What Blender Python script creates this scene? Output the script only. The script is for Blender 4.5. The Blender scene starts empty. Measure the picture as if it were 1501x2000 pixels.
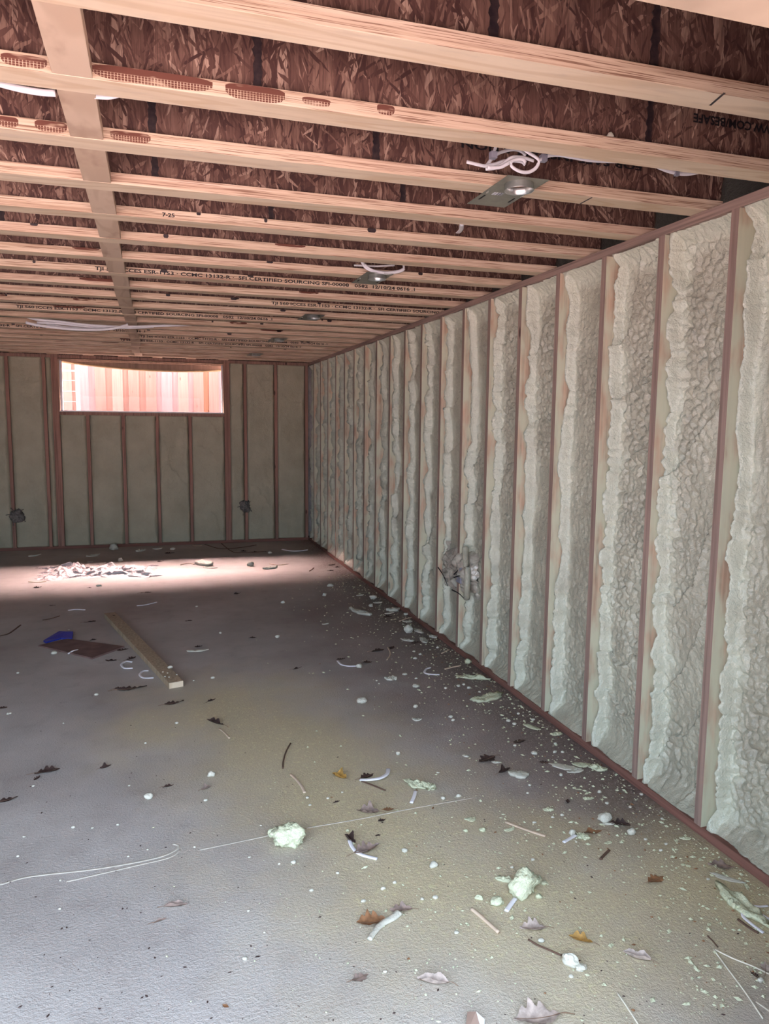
import bpy, bmesh, math, random
import numpy as np
from mathutils import Vector, Matrix

# ------------------------------------------------------------------ camera, sky, sun, exposure
scene = bpy.context.scene
COL = scene.collection
F_PX, YAW, PITCH, ROLL = 1446.71, 0.3015, 0.1168, -0.0097
EYE = 1.582                                     # camera height above the slab
cy, sy, cp, sp, cr, sr = math.cos(YAW), math.sin(YAW), math.cos(PITCH), math.sin(PITCH), math.cos(ROLL), math.sin(ROLL)
FW = Vector((sy*cp, cy*cp, -sp)); R0 = Vector((cy, -sy, 0)); D0 = FW.cross(R0)
RT = cr*R0 + sr*D0; DN = -sr*R0 + cr*D0
cam = bpy.data.cameras.new('camera'); camo = bpy.data.objects.new('camera', cam); COL.objects.link(camo)
cam.sensor_fit = 'HORIZONTAL'; cam.sensor_width = 36; cam.lens = F_PX/1501*36; cam.clip_start = .05
camo.matrix_world = Matrix(((RT.x, -DN.x, -FW.x, 0), (RT.y, -DN.y, -FW.y, 0), (RT.z, -DN.z, -FW.z, EYE), (0, 0, 0, 1)))
scene.camera = camo

w = bpy.data.worlds.new('world'); scene.world = w; w.use_nodes = True
bg = w.node_tree.nodes['Background']; bg.inputs[0].default_value = (.68, .82, 1.0, 1); bg.inputs[1].default_value = 7.2
sun = bpy.data.lights.new('sun', 'SUN'); sun.energy = 430; sun.angle = math.radians(74); sun.color = (1, .69, .64)
suno = bpy.data.objects.new('sun', sun); COL.objects.link(suno); suno.location = (0, 20, 20)
suno.rotation_euler = Vector((0, math.cos(math.radians(53)), math.sin(math.radians(53)))).to_track_quat('Z', 'Y').to_euler()
for nm, loc, rot, sx, s2 in (('door_portal', (-.93, .93, 1.1), (math.radians(90), 0, 0), 4.1, 2.2),
                             ('window_portal', (-.1, 10.05, 2.03), (math.radians(-90), 0, 0), 1.9, .6)):
    a = bpy.data.lights.new(nm, 'AREA'); a.shape = 'RECTANGLE'; a.size = sx; a.size_y = s2; a.cycles.is_portal = True
    o = bpy.data.objects.new(nm, a); COL.objects.link(o); o.location = loc; o.rotation_euler = rot
scene.view_settings.view_transform = 'Standard'; scene.view_settings.look = 'None'
scene.view_settings.gamma = 1; scene.view_settings.use_curve_mapping = False
scene.view_settings.exposure = 0.0
scene.cycles.max_bounces = 8; scene.cycles.diffuse_bounces = 6; scene.cycles.glossy_bounces = 3
scene.cycles.transmission_bounces = 4; scene.cycles.transparent_max_bounces = 6
scene.cycles.caustics_reflective = False; scene.cycles.caustics_refractive = False
scene.cycles.use_denoising = True; scene.cycles.use_adaptive_sampling = True; scene.cycles.adaptive_threshold = .02
try: scene.cycles.denoiser = 'OPENIMAGEDENOISE'; scene.cycles.denoising_input_passes = 'RGB_ALBEDO_NORMAL'
except Exception: pass
scene.cycles.sample_clamp_indirect = 6

# ------------------------------------------------------------------ measures (metres; x right, y depth, z up)
XR, YB = 1.9985, 9.943                          # faces of the right and back stud walls
HJ, ZTP, ZBP = 2.395, 2.359, .037               # underside of joists, underside of top plate, top of bottom plate
OC, SW = .4064, .038                            # stud and joist spacing, lumber thickness
YS0 = 2.2337                                    # near edge of the first stud wholly in view
JD, JW = .302, .089                             # joist depth, flange width
def JC(k): return 1.6375 + OC*k                 # joist centre line
XL, YF = -3.6, 1.0

def ray(px, py):
    return RT*((px-750.5)/F_PX) + DN*((py-1000)/F_PX) + FW
def FL(px, py, z=0.0):                          # the point of the floor (or of height z) where a thing lies
    v = ray(px, py); t = (z-EYE)/v.z; return Vector((v.x*t, v.y*t, z))
def ATY(px, py, Y):
    v = ray(px, py); t = Y/v.y; return Vector((v.x*t, Y, EYE+v.z*t))
def ATX(px, py, X):
    v = ray(px, py); t = X/v.x; return Vector((X, v.y*t, EYE+v.z*t))
def MPP(p): return (Vector(p)-Vector((0, 0, EYE))).dot(FW)/F_PX

# ------------------------------------------------------------------ node helper
class NT:
    def __init__(s, name):
        s.m = bpy.data.materials.new(name); s.m.use_nodes = True; s.t = s.m.node_tree
        s.b = s.t.nodes['Principled BSDF']
        s.P = s.n('ShaderNodeNewGeometry').outputs['Position']
    def n(s, typ, **kw):
        nd = s.t.nodes.new(typ)
        for k, v in kw.items(): setattr(nd, k, v)
        return nd
    def put(s, sock, v):
        if isinstance(v, bpy.types.NodeSocket): s.t.links.new(v, sock)
        elif v is not None:
            try: sock.default_value = v
            except Exception: sock.default_value = (*v, 1)
    def M(s, op, a, b=None, c=None, clamp=False):
        nd = s.n('ShaderNodeMath', operation=op); nd.use_clamp = clamp
        for i, v in enumerate((a, b, c)):
            if v is not None: s.put(nd.inputs[i], v)
        return nd.outputs[0]
    def V(s, op, a, b=None):
        nd = s.n('ShaderNodeVectorMath', operation=op); s.put(nd.inputs[0], a)
        if b is not None: s.put(nd.inputs[3 if op == 'SCALE' else 1], b)
        return nd.outputs['Value'] if op in ('DOT_PRODUCT', 'LENGTH', 'DISTANCE') else nd.outputs[0]
    def xform(s, scale=(1, 1, 1), rot=(0, 0, 0), loc=(0, 0, 0), v=None):
        a = s.n('ShaderNodeMapping'); s.put(a.inputs[0], v or s.P); a.inputs[1].default_value = loc; a.inputs[2].default_value = rot
        b = s.n('ShaderNodeMapping'); s.put(b.inputs[0], a.outputs[0]); b.inputs[3].default_value = scale
        return b.outputs[0]
    def noise(s, v, scale=1, detail=3, rough=.5, dist=0, out='Fac'):
        nd = s.n('ShaderNodeTexNoise'); s.put(nd.inputs['Vector'], v)
        for k, x in (('Scale', scale), ('Detail', detail), ('Roughness', rough), ('Distortion', dist)): nd.inputs[k].default_value = x
        return nd.outputs[out]
    def voro(s, v, scale=1, out='Distance', feature='F1'):
        nd = s.n('ShaderNodeTexVoronoi', feature=feature); s.put(nd.inputs['Vector'], v); nd.inputs['Scale'].default_value = scale
        return nd.outputs[out]
    def ramp(s, fac, stops, interp='LINEAR'):
        nd = s.n('ShaderNodeValToRGB'); s.put(nd.inputs[0], fac); cr = nd.color_ramp; cr.interpolation = interp
        while len(cr.elements) < len(stops): cr.elements.new(.5)
        for e, (p, c) in zip(cr.elements, stops): e.position = p; e.color = (*c, 1) if len(c) == 3 else c
        return nd.outputs[0]
    def step(s, f, lo, hi):
        nd = s.n('ShaderNodeMapRange', interpolation_type='SMOOTHSTEP'); s.put(nd.inputs[0], f)
        nd.inputs[1].default_value = lo; nd.inputs[2].default_value = hi; return nd.outputs[0]
    def mix(s, f, a, b, mode='MIX'):
        nd = s.n('ShaderNodeMix', data_type='RGBA', blend_type=mode)
        s.put(nd.inputs[0], f); s.put(nd.inputs[6], a if isinstance(a, bpy.types.NodeSocket) else (*a, 1)); s.put(nd.inputs[7], b if isinstance(b, bpy.types.NodeSocket) else (*b, 1))
        return nd.outputs[2]
    def sep(s, v=None):
        nd = s.n('ShaderNodeSeparateXYZ'); s.put(nd.inputs[0], v or s.P); return nd.outputs
    def comb(s, x, y, z):
        nd = s.n('ShaderNodeCombineXYZ')
        for i, q in enumerate((x, y, z)): s.put(nd.inputs[i], q)
        return nd.outputs[0]
    def done(s, color, rough=.7, spec=.3, bump=None, bs=.5, bd=.01, metal=0, **kw):
        s.put(s.b.inputs['Base Color'], color); s.put(s.b.inputs['Roughness'], rough)
        s.b.inputs['Specular IOR Level'].default_value = spec; s.b.inputs['Metallic'].default_value = metal
        if bump is not None:
            nd = s.n('ShaderNodeBump'); s.put(nd.inputs['Height'], bump); nd.inputs['Strength'].default_value = bs; nd.inputs['Distance'].default_value = bd
            s.t.links.new(nd.outputs[0], s.b.inputs['Normal'])
        for k, v in kw.items(): s.put(s.b.inputs[k.replace('_', ' ')], v)
        return s.m

# ------------------------------------------------------------------ materials
def lam_color(t):                               # laminated veneer edge, streaks run along x
    a = t.noise(t.xform((1.2, 3, 110)), 1, 4, .6); b = t.noise(t.xform((5, 8, 420), loc=(3, 1, 2)), 1, 2, .5); c = t.noise(t.xform((.8, 2, 9)), 1, 2)
    col = t.ramp(a, [(.25, (.33, .215, .15)), (.45, (.545, .41, .30)), (.7, (.70, .57, .44))])
    col = t.mix(t.M('MULTIPLY', t.step(b, .53, .64), .85), col, (.17, .08, .05))
    return t.mix(t.M('MULTIPLY', t.step(c, .45, .75), .25), col, (.50, .30, .24)), b
t = NT('laminated_edge'); c, b = lam_color(t); M_LAM = t.done(c, .75, .25, b, .3, .002)
t = NT('glue_stain'); c, b = lam_color(t)       # dark glue marks with a fine grid in them
g = t.sep(); gx = t.M('FRACT', t.M('MULTIPLY', g[0], 130)); gz = t.M('FRACT', t.M('MULTIPLY', g[2], 190))
grid = t.M('MAXIMUM', t.M('MULTIPLY', t.step(gx, .10, .30), t.step(gz, .05, .2)), t.step(g[2], HJ+.019, HJ+.023))
nz = t.noise(t.xform((14, 5, 60)), 1, 2)
M_STAIN = t.done(t.mix(t.M('MULTIPLY', grid, t.step(nz, .25, .45)), c, (.13, .05, .036)), .8, .2)
t = NT('joint_glue'); M_GLUE = t.done(t.ramp(t.noise(t.P, 60, 2), [(.3, (.012, .008, .012)), (.8, (.05, .03, .03))]), .5, .4)
t = NT('veneer_face')                           # bottom of a flange: rotary cut veneer with cathedral grain
n0 = t.noise(t.xform((.75, 6.5, 1)), 1, 1.5, .45, .3); ctr = t.M('SINE', t.M('MULTIPLY', n0, 46)); n1 = t.noise(t.xform((3, 90, 1)), 1, 3); n2 = t.noise(t.xform((1.6, 7, 1)), 1, 3); n3 = t.noise(t.xform((9, 30, 1)), 1, 3)
c = t.mix(t.step(n2, .35, .7), (.71, .585, .44), (.60, .475, .34))
c = t.mix(t.M('MULTIPLY', t.step(ctr, .2, .95), .42), c, (.50, .34, .21)); c = t.mix(t.M('MULTIPLY', t.step(n1, .5, .75), .30), c, (.47, .31, .21)); c = t.mix(t.M('MULTIPLY', t.step(n3, .52, .75), .30), c, (.46, .37, .30))
M_VEN = t.done(c, .7, .25, n1, .25, .002)
t = NT('block_face')
n0 = t.noise(t.xform((7, 1.1, 1)), 1, 2, .5, .4); ctr = t.M('SINE', t.M('MULTIPLY', n0, 26)); n2 = t.noise(t.xform((10, 5, 1)), 1, 4)
c = t.mix(t.M('MULTIPLY', t.step(ctr, .0, .95), .45), (.56, .43, .325), (.40, .28, .20))
M_BLK = t.done(t.mix(t.M('MULTIPLY', t.step(n2, .5, .7), .45), c, (.28, .17, .12)), .75, .25, n2, .3, .003)
def osb(name, horizontal, dark):
    t = NT(name); ang = [(90, 1), (80, 2), (101, 3), (66, 4), (118, 5), (87, 6), (95, 8), (35, 9), (140, 10), (72, 11), (108, 12)]
    col = None; hgt = None; nzc = t.noise(t.P, 26, 3, out='Color')
    for i, (a, sd) in enumerate(ang):
        r = math.radians(a); rot = (0, 0, r) if horizontal else (0, r, 0)
        L, W = (7.5, 58) if i < 7 else (15, 110) if i < 9 else (24, 190)
        sc = (L, W, 1) if horizontal else (L, 1, W)
        v = t.xform(sc, rot, (sd*.37, sd*.11, sd*.53), t.V('ADD', t.P, t.V('SCALE', nzc, .016 if i < 7 else .008)))
        rnd = t.sep(t.voro(v, 1, 'Color'))
        c = t.ramp(rnd[0], [(0, (.045, .020, .018)), (.4, (.095, .050, .040)), (.7, (.16, .093, .072)), (.92, (.24, .155, .12)), (1, (.40, .29, .23))])
        if col is None: col = c; hgt = rnd[0]
        else:
            m = t.M('GREATER_THAN', rnd[1], .55 if i < 7 else .88)
            col = t.mix(m, col, c); q = t.n('ShaderNodeMix'); t.put(q.inputs[0], m); t.put(q.inputs[2], hgt); t.put(q.inputs[3], rnd[0]); hgt = q.outputs[0]
    gr = t.noise(t.xform((240, 240, 16)), 1, 3, .6); big = t.noise(t.P, 5, 3)
    col = t.mix(t.M('MULTIPLY', t.step(gr, .42, .66), .55), col, (.045, .020, .018))
    col = t.mix(t.M('MULTIPLY', t.step(big, .45, .75), .45), col, (.05, .024, .022))
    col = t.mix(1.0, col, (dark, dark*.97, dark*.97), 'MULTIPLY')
    return t.done(col, .55, .35, hgt, .5, .004)
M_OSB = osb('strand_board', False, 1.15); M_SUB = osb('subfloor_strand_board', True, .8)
def stud_mat(name, base, side):
    t = NT(name); a = t.noise(t.xform((60, 60, 1.6)), 1, 4, .6); k = t.voro(t.xform((7, 7, 2.2)), 1); k2 = t.noise(t.xform((1.5, 1.5, .8)), 1, 2)
    lo = tuple(x*.55 for x in base); hi = tuple(min(1, x*1.35) for x in base)
    c = t.ramp(a, [(.28, lo), (.5, base), (.75, hi)])
    c = t.mix(t.M('MULTIPLY', t.step(k2, .4, .7), .4), c, tuple(x*.7 for x in base))
    c = t.mix(t.step(k, .10, .05), c, (.06, .03, .025))
    if side:                                    # the foam's overspray lies on the flanks of a stud
        n = t.noise(t.xform((14, 14, 5)), 1, 3); c = t.mix(t.M('MULTIPLY', t.step(n, .28, .62), .85), c, side)
    return t.done(c, .75, .25, a, .25, .002)
M_STUD = stud_mat('stud_face', (.29, .20, .168), None); M_STUDS = stud_mat('stud_flank', (.52, .36, .26), (.60, .62, .47))
M_STUDB = stud_mat('back_stud_face', (.31, .175, .135), None); M_PLATE = stud_mat('plate_wood', (.28, .165, .13), None)
def plate_h(name, base):
    t = NT(name); a = t.noise(t.xform((1.6, 1.6, 80)), 1, 4, .6)
    return t.done(t.ramp(a, [(.28, tuple(x*.6 for x in base)), (.5, base), (.75, tuple(x*1.3 for x in base))]), .75, .25, a, .25, .002)
M_PLATEH = plate_h('plate_face', (.29, .20, .168)); M_SILL = plate_h('sill_plate_face', (.20, .095, .075))
def foam(name, c0, c1, fine, rough=.5, spec=.35, edge=None):
    t = NT(name); a = t.noise(t.P, 3.5, 4, .6); n = t.noise(t.P, 55, 3, .6); n2 = t.noise(t.P, 160, 2)
    c = t.ramp(a, [(.3, c0), (.7, c1)])
    h = t.M('ADD', t.M('MULTIPLY', n, .7), t.M('MULTIPLY', n2, .3))
    if edge:                                    # paler fresh foam in the fillet along each stud and under the top plate
        g = t.sep(); u = t.M('FRACT', t.M('DIVIDE', t.M('SUBTRACT', g[1], YS0-20*OC), OC)); w_ = t.noise(t.P, 9, 3)
        e = t.step(t.M('ADD', u, t.M('MULTIPLY', t.M('SUBTRACT', w_, .5), .35)), .70, .92); e2 = t.step(t.M('ADD', g[2], t.M('MULTIPLY', t.M('SUBTRACT', w_, .5), .15)), ZTP-.13, ZTP-.05)
        c = t.mix(t.M('MULTIPLY', t.M('MAXIMUM', e, e2), .85), c, edge)
    return t.done(c, rough, spec, h, fine, .011)
M_FOAM = foam('spray_foam', (.33, .31, .245), (.45, .435, .345), .8, .33, .55, (.60, .61, .50)); M_FOAMB = foam('spray_foam_back', (.34, .315, .225), (.42, .39, .285), .6)
M_CHUNK = foam('foam_offcut', (.52, .54, .37), (.64, .66, .48), .8); M_CHUNKW = foam('white_foam_offcut', (.50, .485, .41), (.62, .60, .52), .5)
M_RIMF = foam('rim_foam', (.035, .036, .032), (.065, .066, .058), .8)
# concrete slab with overspray dust
t = NT('concrete')
def capsule(a, b):
    a = Vector(a); ab = Vector(b)-a
    q = t.V('SUBTRACT', t.P, tuple(a)); h = t.M('DIVIDE', t.V('DOT_PRODUCT', q, tuple(ab)), ab.length_squared, clamp=True)
    return t.V('LENGTH', t.V('SUBTRACT', q, t.V('SCALE', tuple(ab), h)))
big = t.noise(t.P, 1.3, 4, .6); mid = t.noise(t.P, 7, 4, .6)
c = t.ramp(big, [(.3, (.345, .31, .292)), (.55, (.44, .405, .385)), (.75, (.52, .49, .475))])
c = t.mix(t.M('MULTIPLY', t.step(mid, .5, .75), .3), c, (.25, .21, .195))
wob = t.M('MULTIPLY', t.M('SUBTRACT', t.noise(t.P, 2.2, 4, .6), .5), 1.1)
d1 = t.M('ADD', t.M('MINIMUM', capsule(FL(440, 1385), FL(690, 1570)), t.M('MINIMUM', capsule(FL(690, 1570), FL(900, 1740)), capsule(FL(900, 1740), FL(1480, 1770)))), wob)
fines = t.noise(t.P, 45, 4, .7)
clean = t.M('MULTIPLY', t.step(t.M('ADD', capsule(FL(760, 1190), FL(1180, 1500)), t.M('MULTIPLY', wob, 1.2)), 1.25, .1), .8)   # darker, redder slab colour in an uneven band near the right wall
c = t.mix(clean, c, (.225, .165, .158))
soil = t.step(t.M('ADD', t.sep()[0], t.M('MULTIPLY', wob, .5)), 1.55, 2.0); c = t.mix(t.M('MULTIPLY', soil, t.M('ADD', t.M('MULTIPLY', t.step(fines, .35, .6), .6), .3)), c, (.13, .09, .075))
c = t.mix(t.M('MULTIPLY', t.step(d1, .95, -.05), .8), c, (.56, .472, .295))
c = t.mix(t.M('MULTIPLY', t.M('MULTIPLY', t.step(d1, .55, .0), t.step(fines, .52, .66)), .7), c, (.68, .63, .38))
c = t.mix(t.M('MULTIPLY', t.step(t.noise(t.P, 90, 3, .7), .66, .74), .5), c, (.12, .08, .06))
px = t.sep(); near = t.step(px[1], 5.5, 2.2)
gr = t.M('ADD', t.M('MULTIPLY', t.noise(t.P, 95, 2, .6), 1.0), t.M('MULTIPLY', t.noise(t.P, 240, 2), .5))
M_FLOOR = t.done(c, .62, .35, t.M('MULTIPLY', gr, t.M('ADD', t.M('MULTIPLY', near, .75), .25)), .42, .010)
def plain(name, col, rough=.6, spec=.3, var=.15, scale=20, **kw):
    t = NT(name); n = t.noise(t.P, scale, 3)
    return t.done(t.ramp(n, [(.3, tuple(x*(1-var) for x in col)), (.7, tuple(min(1, x*(1+var)) for x in col))]), rough, spec, **kw)
M_CABLE = plain('white_cable_sheath', (.80, .78, .82), .4, .4, .05); M_CABLED = plain('grey_staple', (.22, .22, .27), .4)
M_WIRE = plain('straw', (.72, .68, .58), .6); M_METAL = plain('galvanised_steel', (.72, .73, .72), .30, .5, .08, 40, metal=.85)
M_PLATEM = plain('zinc_plate', (.235, .24, .20), .42, .5, .1, 30, metal=.35)
M_LEAF = plain('brown_leaf', (.115, .062, .042), .65, .3, .5, 60); M_LEAFD = plain('dark_leaf', (.045, .025, .022), .65, .3, .4, 60)
M_LEAFG = plain('grey_brown_leaf', (.24, .175, .15), .65, .3, .35, 60); M_LEAFY = plain('ochre_leaf', (.36, .20, .05), .6, .3, .5, 50); M_LEAFR = plain('rust_leaf', (.22, .105, .05), .6, .3, .4, 50)
M_LEAFP = plain('pale_tan_leaf', (.42, .34, .30), .65, .3, .35, 60)
M_STEM = plain('leaf_stem', (.20, .12, .08), .6); M_TWIG = plain('twig_bark', (.12, .07, .05), .8)
M_TAN = plain('tan_sheath', (.60, .47, .36), .6, .3, .1)
gm = bpy.data.materials.new('window_glass'); gm.use_nodes = True; gt = gm.node_tree; gt.nodes.remove(gt.nodes['Principled BSDF'])
g1, g2, g3, g4 = (gt.nodes.new('ShaderNode'+q) for q in ('BsdfTransparent', 'BsdfGlossy', 'MixShader', 'Fresnel')); g1.inputs[0].default_value = (.99, .99, .99, 1); g2.inputs['Roughness'].default_value = .03; g4.inputs[0].default_value = 1.1
for a_, b_ in ((g4.outputs[0], g3.inputs[0]), (g1.outputs[0], g3.inputs[1]), (g2.outputs[0], g3.inputs[2]), (g3.outputs[0], gt.nodes['Material Output'].inputs[0])): gt.links.new(a_, b_)
M_GLASS = gm
M_BLUE = plain('blue_plastic', (.02, .035, .28), .4, .4, .1); M_PANEL = plain('dark_board', (.17, .105, .095), .75, .2, .2, 12)
M_BOARD = stud_mat('loose_lumber', (.40, .31, .22), None)
t = NT('clear_film'); M_FILM = t.done((.82, .72, .72), .25, .5, t.noise(t.P, 22, 3), .8, .02, Transmission_Weight=.25)
t = NT('smoky_film'); M_BAG = t.done(t.ramp(t.noise(t.P, 14, 3), [(.3, (.30, .26, .22)), (.7, (.50, .47, .40))]), .2, .6, t.noise(t.P, 26, 2), .7, .02)
M_TUFT = plain('grey_fibre', (.15, .135, .125), .8, .2, .4, 50)
M_VINYL = plain('white_vinyl', (.62, .62, .66), .4, .4, .03); M_PAPER = plain('white_paper', (.85, .83, .82), .6, .3, .04); M_CARD = plain('brown_card', (.30, .205, .165), .7)
t = NT('bar_label'); g = t.sep(); M_BAR = t.done(t.mix(t.M('GREATER_THAN', t.noise(t.xform((420, 2, 1)), 1, 0), .5), (.8, .8, .85), (.12, .12, .16)), .5)
M_INK = plain('black_ink', (.008, .008, .012), .6); M_OSBINK = plain('board_print', (.012, .008, .010), .6)
M_SHEATH = plain('sheathing_board', (.30, .24, .18), .8, .2, .2, 6)
def fencemat(i, col):
    t = NT('fence_board_%s' % i); a = t.noise(t.xform((40, 5, 1.5)), 1, 4); k = t.voro(t.xform((9, 1, 3)), 1)
    c = t.ramp(a, [(.3, tuple(x*.78 for x in col)), (.7, tuple(min(1, x*1.12) for x in col))])
    return t.done(t.mix(t.step(k, .09, .05), c, tuple(x*.35 for x in col)), .75, .2)
M_FENCE = [fencemat(n, c) for n, c in (('pale', (.175, .133, .125)), ('pink', (.152, .104, .096)), ('orange', (.145, .087, .062)), ('lilac', (.165, .133, .147)))]
M_PLY = fencemat('ply', (.40, .27, .20)); M_TRIM = plain('gold_edge', (.50, .38, .22), .7)
M_GROUND = plain('pale_gravel', (.36, .34, .32), .9, .2, .2, 30); M_SOIL = plain('dark_soil', (.05, .042, .036), .95, .1, .3, 12)
M_DRIVE = plain('driveway_concrete', (.115, .115, .115), .9, .2, .2, 3)
M_EXT = plain('exterior_wall', (.45, .42, .40), .8)

# ------------------------------------------------------------------ building helpers
def link(name, me, parent=None, loc=None):
    o = bpy.data.objects.new(name, me); COL.objects.link(o)
    if parent: o.parent = parent
    if loc is not None: o.location = loc
    return o
def tag(o, label, cat, group=None, kind=None):
    o['label'] = label; o['category'] = cat
    if group: o['group'] = group
    if kind: o['kind'] = kind
    return o
def empty(name, label, cat, loc=(0, 0, 0), kind=None, group=None):
    return tag(link(name, None, None, loc), label, cat, group, kind)
def npmesh(name, V, Fq, mats, smooth=False, mi=None):
    me = bpy.data.meshes.new(name); me.from_pydata([tuple(v) for v in V], [], [tuple(f) for f in Fq])
    for m in (mats if isinstance(mats, (list, tuple)) else [mats]): me.materials.append(m)
    if smooth: me.polygons.foreach_set('use_smooth', [True]*len(me.polygons))
    if mi is not None: me.polygons.foreach_set('material_index', mi)
    me.update(); return me
BOXF = [(0, 3, 2, 1), (4, 5, 6, 7), (0, 1, 5, 4), (1, 2, 6, 5), (2, 3, 7, 6), (3, 0, 4, 7)]   # -z +z -y +x +y -x
def boxmesh(name, x0, x1, y0, y1, z0, z1, mats, mi=None, bev=0):
    V = [(x0, y0, z0), (x1, y0, z0), (x1, y1, z0), (x0, y1, z0), (x0, y0, z1), (x1, y0, z1), (x1, y1, z1), (x0, y1, z1)]
    me = npmesh(name, V, BOXF, mats, False, mi)
    if bev:
        bm = bmesh.new(); bm.from_mesh(me); bmesh.ops.bevel(bm, geom=list(bm.edges), offset=bev, segments=1, affect='EDGES'); bm.to_mesh(me); bm.free()
    return me
def box(name, x0, x1, y0, y1, z0, z1, mats, parent=None, mi=None, bev=0):
    return link(name, boxmesh(name, x0, x1, y0, y1, z0, z1, mats, mi, bev), parent)
def gridmesh(name, P, mat, smooth=True):
    n, m = P.shape[:2]; i = np.arange(n-1)[:, None]*m + np.arange(m-1)[None, :]
    Fq = np.stack([i, i+m, i+m+1, i+1], -1).reshape(-1, 4)
    me = bpy.data.meshes.new(name); me.vertices.add(n*m); me.vertices.foreach_set('co', P.reshape(-1).astype(np.float32))
    nf = len(Fq); me.loops.add(nf*4); me.loops.foreach_set('vertex_index', Fq.reshape(-1).astype(np.int32))
    me.polygons.add(nf); me.polygons.foreach_set('loop_start', np.arange(0, nf*4, 4, dtype=np.int32)); me.polygons.foreach_set('loop_total', np.full(nf, 4, np.int32))
    me.polygons.foreach_set('use_smooth', np.full(nf, smooth)); me.materials.append(mat); me.update(); me.validate(); return me
def catmull(pts, n=6):
    P = [Vector(p) for p in pts]; out = []
    if len(P) < 3: return [P[0].lerp(P[-1], i/n) for i in range(n+1)]
    Q = [P[0]*2-P[1]] + P + [P[-1]*2-P[-2]]
    for i in range(1, len(Q)-2):
        a, b, c, d = Q[i-1:i+3]
        for j in range(n):
            u = j/n; out.append(.5*((2*b)+(c-a)*u+(2*a-5*b+4*c-d)*u*u+(3*b-a-3*c+d)*u**3))
    out.append(P[-1]); return out
def tubemesh(name, pts, ra, rb, mat, seg=8, taper=None, ribs=False, n=6):
    C = catmull(pts, n); V = []; Fq = []; N = len(C)
    for i, c in enumerate(C):
        d = (C[min(i+1, N-1)]-C[max(i-1, 0)]).normalized(); up = Vector((0, 0, 1))
        if abs(d.z) > .95: up = Vector((0, 1, 0))
        s = d.cross(up).normalized(); u = s.cross(d)
        k = 1 if taper is None else 1+(taper-1)*i/(N-1)
        for j in range(seg):
            a = 2*math.pi*j/seg; rr = 1 if not ribs else .86+.2*abs(math.cos(a))
            V.append(c + s*(math.cos(a)*ra*k*rr) + u*(math.sin(a)*rb*k*(1 if not ribs else (.72+.28*abs(math.cos(a*1.0)) if abs(math.cos(a)) < .4 else 1))))
    for i in range(N-1):
        for j in range(seg): Fq.append((i*seg+j, i*seg+(j+1) % seg, (i+1)*seg+(j+1) % seg, (i+1)*seg+j))
    Fq.append(tuple(range(seg-1, -1, -1))); Fq.append(tuple((N-1)*seg+j for j in range(seg)))
    return npmesh(name, V, Fq, mat, True)
def lat(seed, n=64): return np.random.RandomState(seed).rand(n, n)
def vnoise(u, v, seed):                         # smooth value noise on arrays
    L = lat(seed); i = np.floor(u).astype(int); j = np.floor(v).astype(int); a = u-i; b = v-j
    a = a*a*(3-2*a); b = b*b*(3-2*b); g = lambda p, q: L[p % 64, q % 64]
    return (g(i, j)*(1-a)+g(i+1, j)*a)*(1-b)+(g(i, j+1)*(1-a)+g(i+1, j+1)*a)*b
def fbm(u, v, seed, o=3):
    s = 0; k = 1
    for q in range(o): s = s+k*(vnoise(u*2**q, v*2**q, seed+q)-.5); k *= .5
    return s
def worley(u, v, seed):
    A, B = lat(seed), lat(seed+99); i = np.floor(u).astype(int); j = np.floor(v).astype(int); best = np.full(u.shape, 9.)
    for di in (-1, 0, 1):
        for dj in (-1, 0, 1):
            p, q = i+di, j+dj; dx = p+A[p % 64, q % 64]-u; dy = q+B[p % 64, q % 64]-v
            best = np.minimum(best, dx*dx+dy*dy)
    return np.sqrt(best)

# ------------------------------------------------------------------ setting: slab, walls, joist ceiling
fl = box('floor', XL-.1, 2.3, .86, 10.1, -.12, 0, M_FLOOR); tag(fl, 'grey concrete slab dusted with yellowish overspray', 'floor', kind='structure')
def ridge(name, pts, wd, ht):
    P = [FL(*p, 0.0) for p in pts]; return link(name, tubemesh(name, P, wd, ht, M_RIDGE, 6), fl)
M_RIDGE = plain('pale_scuff', (.50, .46, .40), .7, .2, .1, 30)
ridge('trowel_ridge', [(600, 1617), (700, 1600), (800, 1580), (930, 1557)], .003, .0016)
ridge('trowel_ridge', [(0, 1728), (60, 1712), (190, 1697), (300, 1677), (340, 1662), (348, 1652), (338, 1648)], .005, .0016)
ridge('trowel_ridge', [(130, 1722), (260, 1692), (330, 1675), (352, 1660)], .004, .0014)
ridge('trowel_ridge', [(390, 1660), (500, 1637), (530, 1630)], .004, .0012)

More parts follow.
